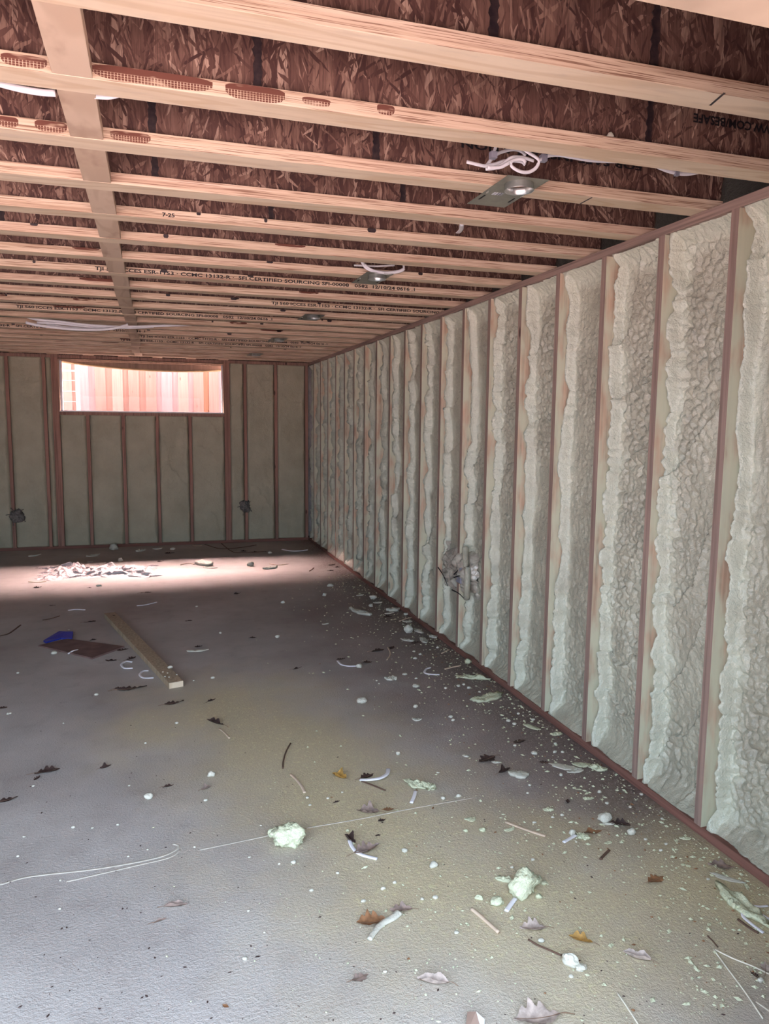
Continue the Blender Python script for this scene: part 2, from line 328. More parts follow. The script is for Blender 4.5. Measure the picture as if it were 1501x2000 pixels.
def foam_bay(name, n_u, n_z, u0, u1, z0, z1, seed, place, mat, parent, recess, relief, ridge_amp, step, cove=.012):
    nu = max(6, int((u1-u0)/step)); nz = max(8, int((z1-z0)/step))
    U, Z = np.meshgrid(np.linspace(u0, u1, nu), np.linspace(z0, z1, nz), indexing='ij')
    so = seed*7.31
    h = .022*fbm(U*4+so, Z*2.4+so, seed)
    reg = np.clip((vnoise(U*3+so, Z*1.8+so, seed+5)-.36)*3.0, 0, 1); bz = Z-z0; relief = relief*(.35+.65*np.clip(bz/.14, 0, 1)); reg2 = .25+.75*np.clip((vnoise(U*4+so, Z*2.6+so, seed+71)-.3)*2.5, 0, 1)                       # where the foam rose in bubbles
    W1 = worley(U*38+so+.6*fbm(U*14, Z*14, seed+31), Z*30+so, seed+11); W2 = worley(U*58+so+.5*fbm(U*20, Z*20, seed+33), Z*50+so, seed+13)
    dome = lambda W, a: np.clip(1-(W/a)**2, 0, 1)**.8
    h = h + relief*reg*(.0125*(dome(W1, .9)-.5)) + relief*reg2*.0052*(dome(W2, .9)-.5)*(1-.35*reg)
    ph = Z*2.6+fbm(U*3+so, Z*1.5, seed+17)*1.2+U*1.6+so; sw = ph-np.floor(ph)
    h = h + relief*.019*(sw**3)*np.clip(vnoise(U*2+so, Z*1.2+so, seed+19)*1.6-.4, 0, 1)   # sagging passes of the spray gun
    h = h + relief*.004*fbm(U*50+so, Z*28+so, seed+23, 2)
    du = u1-U                                                                              # ridge beside the far stud
    rc = .034+.030*fbm(Z*4.5+so, Z*0+.3, seed+41)+.012*fbm(Z*15+so, Z*0+.8, seed+43)
    h = h + ridge_amp*np.exp(-((du-rc)/.010)**2)*(.45+1.0*vnoise(Z*11+so, Z*0+.5, seed+47))
    h = h - .028*np.clip(1-du/np.maximum(rc-.012, .006), 0, 1)
    h = h - .016*np.clip(1-(U-u0)/.03, 0, 1)
    tz = z1-Z; h = h + .020*np.clip(1-tz/.10, 0, 1)*np.minimum(relief, 1.2); h = h + cove*(.55+.45*vnoise(U*9+so, Z*6, seed+53))*np.clip(1-bz/(.07+.05*vnoise(U*5+so, Z*0, seed+57)), 0, 1)**1.4 + cove*.45*np.clip(1-tz/.05, 0, 1)**1.5
    d = np.maximum(recess - h, .007)
    d = np.pad(d, 1, mode='edge'); Up = np.pad(U, 1, mode='edge'); Zp = np.pad(Z, 1, mode='edge')
    for sl in ((0, slice(None)), (-1, slice(None)), (slice(None), 0), (slice(None), -1)): d[sl] += .06
    return link(name, gridmesh(name, place(d, Up, Zp), mat), parent)

# right wall
wr = empty('wall_right', 'right hand stud wall filled with lumpy pale spray foam', 'wall', kind='structure')
fx = XR+.14
box('sheathing', fx, fx+.015, YF, 10.1, 0, HJ, M_SHEATH, wr)
box('bottom_plate', XR, fx, YF, YB, 0, ZBP, [M_SILL, M_SILL], wr, bev=.0015)
box('top_plate', XR, fx, YF, YB+.1, ZTP, HJ, M_PLATEH, wr, bev=.0015)
rs = random.Random(4)
for i in range(-2, 20):
    y = YS0+i*OC
    if y > YB-.1: break
    dx = rs.uniform(-.002, .002); v = rs.uniform(-.003, .003)
    me = boxmesh('stud', XR+dx, fx, y, y+SW, ZBP, ZTP, [M_STUD, M_STUDS], [1, 1, 1, 1, 1, 0], 0)
    link('stud', me, wr)
    y2 = y+OC if y+OC < YB-.1 else YB
    st = .0042 if y < 2.7 else .0052 if y < 4 else .008 if y < 6 else .012
    if i >= -1:
        rel = 2.2 if i < 1 else 2.0 if i < 4 else 1.6 if i < 8 else 1.6 if i < 14 else 1.2
        foam_bay('foam_panel', 0, 0, y+SW, y2, ZBP, ZTP, 20+i, lambda d, U, Z: np.stack([XR+d, U, Z], -1), M_FOAM, wr, .086, rel, .058, st, .092)


# back wall with its strip window
wb = empty('wall_back', 'far stud wall with smooth green grey spray foam between studs', 'wall', kind='structure')
WX0, WX1, WZ0, WZ1 = -1.094, .887, 1.708, 2.352
yb2 = YB+.14
box('sheathing', XL, WX0, yb2, yb2+.015, 0, HJ, M_EXT, wb); box('sheathing', WX1, 2.15, yb2, yb2+.015, 0, HJ, M_EXT, wb)
box('sheathing', WX0, WX1, yb2, yb2+.015, 0, WZ0, M_EXT, wb)
box('bottom_plate', XL, 2.14, YB, yb2, 0, ZBP, M_SILL, wb); box('top_plate', XL, 2.14, YB, yb2, ZTP, HJ, M_PLATE, wb)
box('rim_board', XL, 2.2, yb2-.03, yb2, HJ, HJ+JD, M_SUB, wb)
def bstud(x0, x1, z0=ZBP, z1=ZTP, dy=0): link('stud', boxmesh('stud', x0, x1, YB+dy, yb2, z0, z1, [M_STUDB]), wb)
full = [(-3.30, -3.262), (-2.90, -2.862), (-2.49, -2.452), (-2.09, -2.052), (-1.683, -1.645), (-1.275, -1.237), (-1.172, -1.136), (-1.135, -1.096), (.889, .925), (.926, .962), (1.142, 1.180), (1.546, 1.584), (1.960, 1.998)]
for a, b in full: bstud(a, b, dy=rs.uniform(-.003, .003))
crip = [(-.795, -.757), (-.380, -.342), (.028, .066), (.434, .472)]
for a, b in crip: bstud(a, b, ZBP, WZ0-.038, rs.uniform(0, .004))
box('sill_board', WX0, WX1, YB, yb2, WZ0-.038, WZ0, M_STUDB, wb)
edges = sorted(full+[(XL, XL)]); sd = 60
for (a, b), (c_, d_) in zip(edges[:-1], edges[1:]):
    if c_-b < .03 or (b < 0 < c_): continue
    sd += 1; foam_bay('foam_panel', 0, 0, b, c_, ZBP, ZTP, sd, lambda d, U, Z: np.stack([U, YB+d, Z], -1), M_FOAMB, wb, .022, .55, .004, .014)
ed = [(0, WX0)] + crip + [(.889, 9)]
for (a, b), (c_, d_) in zip(ed[:-1], ed[1:]):
    sd += 1; foam_bay('foam_panel', 0, 0, b, c_, ZBP, WZ0-.038, sd, lambda d, U, Z: np.stack([U, YB+d, Z], -1), M_FOAMB, wb, .022, .55, .004, .014)
# window
wi = empty('window_1', 'wide low strip window high in the far wall', 'window', kind='structure')
fy0, fy1 = YB+.06, YB+.125
box('frame_jamb', WX0, WX0+.034, fy0, fy1, WZ0, WZ1, M_VINYL, wi); box('frame_jamb', WX1-.022, WX1, fy0, fy1, WZ0, WZ1, M_VINYL, wi)
box('frame_head', WX0, WX1, fy0, fy1, WZ1-.02, WZ1, M_PLY, wi); box('frame_sill', WX0, WX1, fy0, fy1, WZ0, WZ0+.018, M_VINYL, wi)
box('jamb_liner', WX0, WX0+.008, YB, fy0, WZ0, WZ1, M_PLY, wi); box('jamb_liner', WX1-.008, WX1, YB, fy0, WZ0, WZ1, M_PLY, wi)
box('head_liner', WX0, WX1, YB, fy0, WZ1-.008, WZ1, M_PLY, wi); box('sill_liner', WX0, WX1, YB-.012, fy0, WZ0, WZ0+.012, M_PAPER, wi)
box('pane', WX0+.03, WX1-.02, fy0+.03, fy0+.036, WZ0+.015, WZ1-.018, M_GLASS, wi)
# unseen sides of the room: left wall with an opening, front wall with the wide doorway the photograph is taken from
wl = empty('wall_left', 'left hand foam wall outside the picture', 'wall', kind='structure')
for y0, y1, z0, z1 in ((YF, 10.1, 0, HJ),): box('foam_panel', XL-.1, XL, y0, y1, z0, z1, M_FOAM, wl)
wf = empty('wall_front', 'front wall around the wide doorway behind the viewer', 'wall', kind='structure')
for x0, x1, z0, z1 in ((XL, -3.0, 0, HJ), (1.12, 2.2, 0, HJ), (-3.0, 1.12, 2.2, HJ)): box('wall_panel', x0, x1, YF-.12, YF, z0, z1, M_SHEATH, wf)

# ceiling: I-joists, blocking between them, subfloor above
ce = empty('ceiling', 'open ceiling of wood I joists under strand board subfloor', 'ceiling', (0, 0, 0), 'structure')
X1J = XR+.105
fm = boxmesh('bottom_flange', XL, X1J, -JW/2, JW/2, HJ, HJ+.038, [M_LAM, M_VEN], [1, 0, 0, 0, 0, 0], .001)
fm2 = boxmesh('top_flange', XL, X1J, -JW/2, JW/2, HJ+JD-.038, HJ+JD, [M_LAM, M_VEN], [1, 1, 0, 0, 0, 0])
wm = boxmesh('web', XL, X1J-.004, -.0055, .0055, HJ+.038, HJ+JD-.038, M_OSB)
joist = {}
for k in range(-1, 21):
    j = link('joist', None, ce, (0, JC(k), 0)); joist[k] = j
    for nm, me in (('bottom_flange', fm), ('top_flange', fm2), ('web', wm)): link(nm, me, j)
BX = -.162
by = OC-JW
bf = boxmesh('bottom_flange', BX-JW/2, BX+JW/2, 0, by, HJ, HJ+.036, [M_LAM, M_BLK], [1, 0, 0, 0, 0, 0], .001)
bf2 = boxmesh('top_flange', BX-JW/2, BX+JW/2, 0, by, HJ+JD-.038, HJ+JD, [M_LAM, M_BLK], [1, 1, 0, 0, 0, 0])
bw = boxmesh('web', BX-.0055, BX+.0055, 0, by, HJ+.036, HJ+JD-.038, M_OSB)
for k in range(-1, 20):
    b = link('block', None, ce, (rs.uniform(-.012, .012) if k > 4 else 0, JC(k)+JW/2, rs.uniform(0, .002)))
    for nm, me in (('bottom_flange', bf), ('top_flange', bf2), ('web', bw)): link(nm, me, b)
lb = boxmesh('ladder_block', -.06, .06, JC(20)+JW/2, yb2-.03, HJ, HJ+.036, M_PLY)   # short blocks over the far wall
for x in np.arange(-3.2, 2.0, OC): link('ladder_block', lb, ce, (float(x)+.02, 0, 0))
for i, y in enumerate(np.arange(YF-.12, 10.2, 1.22)):
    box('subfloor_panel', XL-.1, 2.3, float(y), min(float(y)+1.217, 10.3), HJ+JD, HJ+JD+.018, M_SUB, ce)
box('rim_board', fx-.03, fx, YF, 10.08, HJ, HJ+JD, M_SUB, ce)
box('rim_board', XL-.04, XL-.002, YF, 10.08, HJ, HJ+JD, M_SUB, ce)
box('header', XL, 2.2, YF-.12, YF, HJ, HJ+JD, M_SUB, ce)
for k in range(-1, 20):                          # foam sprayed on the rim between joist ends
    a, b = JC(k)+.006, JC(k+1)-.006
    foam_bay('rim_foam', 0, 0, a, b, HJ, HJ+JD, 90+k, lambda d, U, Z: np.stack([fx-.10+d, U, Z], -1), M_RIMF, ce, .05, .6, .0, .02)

# marks, prints and glue on the joists (each lies on its joist's near face or web)
def decal_front(name, k, x0, x1, z0, z1, mat, web=False, ragged=0, n=14):
    y = JC(k)-(.0055 if web else JW/2)-.0006; r = random.Random(int(x0*1000)+k); V = []
    for i in range(n+1):
        u = i/n; rnd = 1 if ragged else math.sqrt(max(.05, 1-abs(2*u-1)**5))
        lo = z0+(z1-z0)*.5*(1-rnd); V.append((x0+(x1-x0)*u, y-JC(k), lo+r.uniform(0, ragged))); V.append((x0+(x1-x0)*u, y-JC(k), z1-(z1-z0)*.25*(1-rnd)-r.uniform(0, ragged)))
    V += [(x, yy+.0005, z) for x, yy, z in V]; m = 2*(n+1)
    Fq = [(2*i, 2*i+2, 2*i+3, 2*i+1) for i in range(n)]
    return link(name, npmesh(name, V, Fq, mat), joist[k])
def fspan(k, pa, pb, u0, u1, name='glue_stain', mat=None):
    y = JC(k)-JW/2; a, b = ATY(*pa, y), ATY(*pb, y)
    return decal_front(name, k, a.x, b.x, HJ+.038*u0, HJ+.038*u1, mat or M_STAIN)
for k, a, b, u0, u1 in ((1, 178, 415, .1, .98), (1, 440, 556, .02, .97), (1, 590, 645, .25, .75), (1, 736, 770, .3, .95), (1, 2, 92, .15, .85), (2, 215, 294, .12, .85), (2, -5, 36, .2, .9), (2, 68, 131, .2, .95)):
    ym = 120+.12*a if k == 1 else 240+.12*a
    fspan(k, (a, ym), (b, ym+.12*(b-a)), u0, u1)
rb = random.Random(9)
for k in range(4, 18):
    for q in range(4 if k < 12 else 3):
        x = rb.uniform(-1.2, 1.8); L = rb.uniform(.012, .05) if rb.random() < .7 else rb.uniform(.1, .22)
        decal_front('glue_blot', k, x, x+L, HJ+.038*rb.uniform(.5, .75), HJ+.038, M_GLUE if L < .06 else M_STAIN, n=8)
for k, x in ((1, .281), (2, .022), (0, .754), (1, 1.468), (3, .03), (3, .95), (2, .72), (4, .5), (5, -.6), (2, -1.0), (0, 1.18)):
    y = JC(k)-.006; r = random.Random(k*10+int(x*100)); V = []; n = 26
    for i in range(n+1):
        z = HJ+.036+(JD-.074)*i/n; V += [(x-.008-r.uniform(0, .008), -.0085, z), (x+.006+r.uniform(0, .006), -.0085, z)]
    V += [(p[0], -.005, p[2]) for p in V]; m = 2*(n+1)
    Fq = [(2*i, 2*i+1, 2*i+3, 2*i+2) for i in range(n)] + [(2*i+m, 2*i, 2*i+2, 2*i+2+m) for i in range(n)] + [(2*i+1, 2*i+1+m, 2*i+3+m, 2*i+3) for i in range(n)]
    link('glue_joint', npmesh('glue_joint', V, Fq, M_GLUE), joist[k])
def text(body, k, x0, x1, zmid, hgt, web=False, flip=False, mat=None, name='printed_text'):
    cu = bpy.data.curves.new(name, 'FONT'); cu.body = body; cu.size = 1; cu.extrude = 0; cu.offset = .028; cu.resolution_u = 2
    o = bpy.data.objects.new(name, cu); me = bpy.data.meshes.new_from_object(o, depsgraph=None); bpy.data.objects.remove(o); bpy.data.curves.remove(cu)
    co = np.empty(len(me.vertices)*3, np.float32); me.vertices.foreach_get('co', co); co = co.reshape(-1, 3)
    mn, mx = co.min(0), co.max(0); u = (co[:, 0]-mn[0])/(mx[0]-mn[0]); v = (co[:, 1])/.72-.5
    if flip: u = 1-u; v = -v
    y = (-.0055 if web else -JW/2)-.0010
    out = np.stack([x0+(x1-x0)*u, np.full(len(u), y), zmid+v*hgt], -1)
    me.vertices.foreach_set('co', out.reshape(-1).astype(np.float32)); me.materials.clear(); me.materials.append(mat or M_INK); me.update(); me.name = name
    return link(name, me, joist[k])
LONG = 'TJI 560 ICCES ESR-1153 \u00b7 CCMC 13132-R \u00b7  SFI CERTIFIED SOURCING SFI-00008   0582  12/10/24 0616 .1'
text(LONG, 7, -.282, 1.562, HJ+.0195, .0185); text(LONG, 11, -.93, .93, HJ+.019, .0185)
text(LONG, 9, .80, 2.64, HJ+.019, .0185)
for k, x in ((15, -.1), (16, -.3), (14, -1.9)): text(LONG, k, x, x+1.85, HJ+.019, .0185)
text('WWW.COM/BESAFE', 1, 1.625, 1.98, HJ+.144, .026, True, True); text('FOR SAFE INSTALLATION', 2, 1.02, 1.735, HJ+.135, .024, True, True)
text('WWW.COM/BESAFE', 2, .72, 1.06, HJ+.155, .024, True, True)
text('7-25', 4, ATY(318, 470, JC(4)-JW/2).x, ATY(342, 470, JC(4)-JW/2).x, HJ+.018, .015)
for k, pa, pb in ((0, (1386, 206), (1414, 182)), (2, (1131, 399), (1155, 386))):   # dark saw marks across flange bottoms
    a, b = FL(*pa, HJ-.0008), FL(*pb, HJ-.0008); d = Vector((.0035, 0, 0)); yy = JC(k)
    link('saw_mark', npmesh('saw_mark', [(p.x, p.y-yy, p.z) for p in (a-d, a+d, b+d, b-d)]+[(p.x, p.y-yy, HJ+.0005) for p in (a-d, a+d, b+d, b-d)], [(0, 1, 2, 3), (0, 4, 5, 1), (3, 2, 6, 7)], M_GLUE), joist[k])
#@@DETAIL
# ------------------------------------------------------------------ outside the window
from mathutils import noise as mn
us = box('upper_storey', XL-.1, 2.3, YF-.1, 10.0, HJ+JD+.03, 5.6, M_EXT); tag(us, 'storey of the house above the subfloor, out of view', 'wall', kind='structure')
gd = box('ground_outside', -9, 9, yb2+.02, 20, .9, 1.25, M_SOIL); tag(gd, 'pale ground outside below the window', 'ground', kind='structure')
dw = box('driveway', -12, 12, -30, .859, -.14, -.015, M_DRIVE); tag(dw, 'pale ground outside the doorway behind the viewer', 'ground', kind='structure')
ea = empty('eave', 'roof overhang above the window outside', 'roof', kind='structure')
box('soffit', XL, 4, yb2+.02, 10.62, 2.95, 2.99, M_PLY, ea); box('fascia', XL, 4, 10.6, 10.64, 2.90, 3.12, M_PLY, ea)
fe = empty('board_fence', 'pale pink board on board fence seen through the far window', 'fence', (0, 11.8, 0))
x = -2.6; i = 0; rf = random.Random(3)
for i in range(42):
    front = i % 2 == 0; wd = .150 if front else .135
    xc = x + i*.117+rf.uniform(-.008, .008); m = M_FENCE[rf.choice([0, 0, 1, 3, 1] if front else [2, 1, 2, 3])]
    box('fence_board', xc-wd/2, xc+wd/2, (0 if front else .045), (.02 if front else .065), 1.25, 3.4+rf.uniform(-.01, .01), m, fe, bev=.002)
for z in (1.6, 2.9): box('fence_rail', -2.75, 2.5, .021, .0445, z, z+.09, M_FENCE[2], fe)
ld = empty('white_frame', 'white ladder like frame with thin rungs left outside the window', 'frame', (0, 0, 0))
a = ATY(115, 806, 10.9); b = ATY(153, 806, 10.9)
box('upright', a.x-.012, a.x+.022, 10.89, 10.92, 1.25, 2.36, M_VINYL, ld); box('upright', b.x-.024, b.x+.024, 10.89, 10.92, 1.25, 2.42, M_VINYL, ld)
for yy, h in ((724, .026), (743, .008), (764, .008), (784, .008)):
    z = ATY(134, yy, 10.9).z; box('rung', a.x, b.x, 10.9, 10.912, z-h/2, z+h/2, M_VINYL, ld)
# sagging sheet hung under the head of the window, outside
top = []; n = 24
P = np.zeros((n+1, 9, 3))
for q in range(n+1):
    u = q/n; xx = -1.12+2.05*u; bot = ATY(330, 725, 10.25).z + (.085*(abs(u-.62)/.62)**1.8 if u < .62 else .035*((u-.62)/.38)**2)
    for r in range(9): P[q, r] = (xx, 10.25+.05*math.sin(3.1*r/8)+.02*math.sin(9*u), bot+(2.955-bot)*r/8)
sh = tag(link('hanging_sheet', gridmesh('hanging_sheet', P, M_PLY)), 'sagging peach coloured sheet along the top of the window outside', 'sheet')
link('hem', tubemesh('hem', [tuple(P[q, 0]) for q in range(0, n+1, 3)], .012, .014, M_TRIM, 6, n=3), sh)['label'] = 'olive gold lower edge'

# ------------------------------------------------------------------ light mounting plates and cables on the ceiling
def light_plate(cx, cyy, label, tilt=0, sticker=False):
    t = tag(link('light_mounting_plate', None, None, (cx, cyy, HJ-.001)), label, 'light fitting', 'steel light plates under the joists')
    hw, hl, R, n = .0755, .165, .046, 32; hy = -.098; V = []; Fq = []
    for z in (-.0015, 0):
        for q in range(n):                        # outer rectangle matched to the ring of the hole
            a = 2*math.pi*q/n; c, s = math.cos(a), math.sin(a); dx, dy = c, s
            k = min((hw/abs(dx)) if abs(dx) > 1e-6 else 9, ((hl-hy if dy > 0 else hl+hy)/abs(dy)) if abs(dy) > 1e-6 else 9)
            V.append((dx*k, hy+dy*k, z))
        for q in range(n): a = 2*math.pi*q/n; V.append((R*math.cos(a), hy+R*math.sin(a), z))
    for q in range(n):
        p = (q+1) % n; Fq += [(q, n+q, n+p, p), (2*n+q, 2*n+p, 3*n+p, 3*n+q), (q, p, 2*n+p, 2*n+q), (n+q, 3*n+q, 3*n+p, n+p)]
    # true corners
    for z0 in (0, 2*n):
        for sx in (-1, 1):
            for sy_ in (-1, 1):
                tx, ty = sx*hw, (hl if sy_ > 0 else -hl); best = min(range(n), key=lambda q: (V[z0+q][0]-tx)**2+(V[z0+q][1]-ty)**2); V[z0+best] = (tx, ty, V[z0+best][2])
    link('plate', npmesh('plate', V, Fq, M_PLATEM), t)
    V = []; Fq = []
    prof = [(.046, 0), (.0475, -.002), (.0475, -.020), (.050, -.023), (.0495, -.0245), (.0455, -.022), (.0455, 0)]
    for r, z in prof:
        for q in range(n): a = 2*math.pi*q/n; V.append((r*math.cos(a), hy+r*math.sin(a), z))
    for i in range(len(prof)-1):
        for q in range(n): p = (q+1) % n; Fq.append((i*n+q, i*n+p, (i+1)*n+p, (i+1)*n+q))
    link('collar', npmesh('collar', V, Fq, M_METAL, True), t)
    for s in (-1, 1):
        box('hanger_slot', s*.058-.003, s*.058+.003, .05, .10, -.0026, -.0014, M_INK, t); box('hanger_tab', s*.066-.002, s*.066+.002, .0, .02, -.006, -.001, M_METAL, t)
    if sticker: box('sticker', -.040, -.002, .010, .036, -.0024, -.0014, M_BAR, t)['label'] = 'white sticker with dark bars'
    return t
light_plate(1.197, 2.455, 'steel light plate with round collar nearest the viewer, below the cable bundle', sticker=True)
light_plate(1.185, 4.09, 'steel light plate with a white cable loop hanging in front of it')
light_plate(1.17, 5.70, 'steel light plate third from the viewer, no cable at it')
light_plate(1.17, 7.33, 'steel light plate fourth from the viewer, only its collar shining')
light_plate(1.165, 8.95, 'steel light plate farthest from the viewer near the back wall')
cb = empty('cable_bundle', 'knotted bundle of white electrical cable between joists above the nearest plate', 'cable', (0, 0, 0))
def cable(px, Y, parent, r=.006, jitter=0, name='cable', fix=None):
    pts = []
    for i, (x, y) in enumerate(px):
        p = ATY(x, y, Y+jitter*math.sin(i*1.7)); pts.append(p)
    return link(name, tubemesh(name, pts, r*.55, r, M_CABLE, 8), parent)
for px_, Y, *up in (([(911, 316), (931, 321), (947, 324), (968, 320), (982, 315), (1000, 314), (1018, 316), (1025, 322)], 2.24), ([(948, 330), (966, 328), (982, 320), (998, 308), (1018, 307), (1042, 314)], 2.21),
              ([(949, 329), (960, 307), (968, 286), (971, 270)], 2.26, 1), ([(949, 324), (966, 304), (982, 296), (1002, 292), (1018, 296), (1026, 304)], 2.30), ([(952, 327), (975, 327), (990, 320), (1006, 312), (1020, 311), (1026, 318)], 2.19),
              ([(997, 316), (1000, 326), (1016, 335), (1032, 336), (1046, 328), (1052, 315), (1046, 307), (1027, 295), (1010, 280)], 2.17), ([(1051, 313), (1061, 309), (1072, 304), (1091, 303), (1120, 308), (1160, 314), (1230, 316)], 2.20)):
    cable(px_, Y, cb, .0054)
e_ = ATY(971, 270, 2.26); link('cable', tubemesh('cable', [e_, Vector((e_.x+.01, 2.16, e_.z+.03)), Vector((e_.x+.015, JC(1)+.009, e_.z+.05)), Vector((e_.x+.06, JC(1)+.008, e_.z+.055))], .0036, .0065, M_CABLE), cb)
for x, y in ((963, 303), (1061, 309)):
    p = ATY(x, y, 2.205); box('cable_tie', p.x-.010, p.x+.010, p.y-.008, p.y+.012, p.z-.010, p.z+.010, M_CABLED, cb)
c2 = tag(link('sagging_cable', tubemesh('sagging_cable', [ATY(x, y, 2.16) for x, y in ((1270, 318), (1290, 328), (1310, 335), (1335, 339), (1360, 336), (1385, 328), (1400, 320))], .004, .0075, M_CABLE)), 'short sag of white cable below second joist near the right wall', 'cable')
p = ATY(1321, 338, 2.155); box('cable_staple', p.x-.007, p.x+.007, p.y-.006, p.y+.006, p.z-.009, p.z+.009, M_CABLED, c2)
c3 = empty('cable_loop', 'white cable loop drooping in front of the second light plate', 'cable')
cable([(706, 510), (709, 515), (714, 522), (725, 528), (739, 531), (756, 533), (774, 531), (786, 527), (788, 521), (786, 513)], 3.93, c3, .009); cable([(712, 516), (722, 525), (736, 530), (750, 532)], 3.915, c3, .006); cable([(691, 518), (710, 519), (735, 520), (770, 518)], 3.95, c3, .005)
c4 = tag(link('joist_cable', tubemesh('joist_cable', [ATY(x, y, 2.12) for x, y in ((-40, 150), (0, 163), (30, 171), (54, 176), (80, 180), (108, 182))], .004, .009, M_CABLE)), 'white cable sagging behind the second joist at upper left', 'cable')
c4b = tag(link('joist_cable', tubemesh('joist_cable', [ATY(x, y, 2.115) for x, y in ((184, 187), (200, 188), (214, 188), (232, 184))], .004, .008, M_CABLE)), 'short white bit of cable right of the ceiling blocking at upper left', 'cable')
c5 = empty('hanging_cables', 'pale pink tinged cables hanging below the ceiling before the window', 'cable')
for px_, Y, r in (([(50, 618), (73, 624), (117, 628), (164, 634), (223, 638), (264, 638), (323, 636), (375, 634), (410, 630)], 6.6, .010), ([(72, 630), (117, 632), (164, 637), (223, 640), (264, 640), (300, 638)], 6.62, .010), ([(50, 630), (72, 635), (103, 639), (141, 643), (176, 644), (205, 643), (229, 640), (250, 634)], 6.58, .011), ([(90, 634), (130, 639), (170, 642), (210, 641), (240, 638)], 6.63, .009)): cable(px_, Y, c5, r)
# scraps caught on joists
def lump(name, size, mat, seed, rough=.35, sub=3, facets=False, freq=2.2):
    bm = bmesh.new(); bmesh.ops.create_icosphere(bm, subdivisions=sub, radius=1)
    o = Vector((seed*3.7, seed*1.3, seed*.7))
    for v in bm.verts:
        n = mn.noise(v.co*freq*.5+o)*1.1+mn.noise(v.co*freq*1.6+o)*.5
        if facets: n = n*.7+.5*(mn.cell(v.co*1.6+o)-.5)
        d = 1+rough*n*.8+rough*(.38*abs(mn.noise(v.co*4.2+o))*1.6-.12)+.07*rough*mn.noise(v.co*9+o)
        v.co = Vector((v.co.x*d*size[0]/2, v.co.y*d*size[1]/2, v.co.z*d*size[2]/2))
    zmin = min(v.co.z for v in bm.verts); cut = zmin+.16*size[2]
    for v in bm.verts: v.co.z = max(v.co.z, cut)-cut
    me = bpy.data.meshes.new(name); bm.to_mesh(me); bm.free(); me.materials.append(mat)
    if not facets: me.polygons.foreach_set('use_smooth', [True]*len(me.polygons))
    return me
p = ATY(894, 455, JC(4)-.06); q = ATY(901, 441, JC(3)+.05)
tag(link('hanging_tape', tubemesh('hanging_tape', [q+Vector((0, 0, .02)), q, q.lerp(p, .5)+Vector((.006, 0, 0)), p], .008, .002, M_CABLE, 6, 1.5)), 'white scrap of tape hanging below the fourth joist', 'tape')
p = ATY(1190, 266, JC(1)-.03); tag(link('joist_scrap', lump('joist_scrap', (.026, .014, .022), M_CHUNKW, 3, .4, 2, True), None, Vector((p.x, JC(1)-.032, HJ+.0375))), 'small white scrap lying on top of a joist flange at upper right', 'scrap')

# wrapped box on the right wall and dark tufts on the far wall
eb = empty('wrapped_outlet_box', 'outlet box wrapped in crinkled film on lower right wall stud', 'electrical box')
n = 46; U, Z = np.meshgrid(np.linspace(4.50, 5.08, n), np.linspace(.40, .74, n), indexing='ij'); u = (U-4.79)/.29; v = (Z-.565)/.16
rr = np.sqrt(u*u+v*v+.35*u*v); h = .075*np.clip(1-rr**3, -.6, 1)*(.75-.35*u)+.034*np.abs(fbm(U*9+Z*7, Z*10-U*5, 7))*2-.030*np.abs(fbm(U*15, Z*11, 9))*2+.012*fbm(U*40, Z*40, 5)
link('film_wrap', gridmesh('film_wrap', np.stack([XR+.055-h*1.1, U, Z], -1), M_BAG), eb)
link('box_body', boxmesh('box_body', XR-.012, XR+.09, 4.62, 4.70, .50, .62, M_CABLED, bev=.006), eb)
link('foam_collar', tubemesh('foam_collar', [(XR+.012, 4.60, .76), (XR-.004, 4.555, .68), (XR+.002, 4.53, .60), (XR-.002, 4.525, .50), (XR+.012, 4.56, .41)], .022, .018, M_FOAM, 8), eb)
for a, b in (((855, 1108), (874, 1145)), ((886, 1128), (898, 1125)), ((882, 1152), (905, 1168)), ((886, 1122), (894, 1113))):
    A, B = ATX(*a, XR-.045), ATX(*b, XR-.045); link('film_crease', tubemesh('film_crease', [A, A.lerp(B, .5)+Vector((.006, 0, .004)), B], .004, .005, M_INK, 5, .5), eb)
for (x, y), lab, sd_, s in (((33, 1008), 'dark grey tuft on the leftmost stud of the far wall', 3, .155), ((478, 991), 'dark grey tuft on a far wall stud right of the window', 8, .135)):
    p = ATY(x, y, YB+.005); o = tag(link('fibre_tuft', lump('fibre_tuft', (s, .07, s*1.2), M_TUFT, sd_, .5, 4, freq=3.4), None, p-Vector((0, 0, s*.5))), lab, 'tuft')
    for q in range(5):
        a = q*1.35+sd_; e = Vector((math.cos(a)*s*.75, -.03, math.sin(a)*s*.8+s*.5)); link('wire_end', tubemesh('wire_end', [Vector((0, -.02, s*.5)), e*.6+Vector((0, -.03, .3*s)), e], .005, .005, M_TUFT, 5), o)

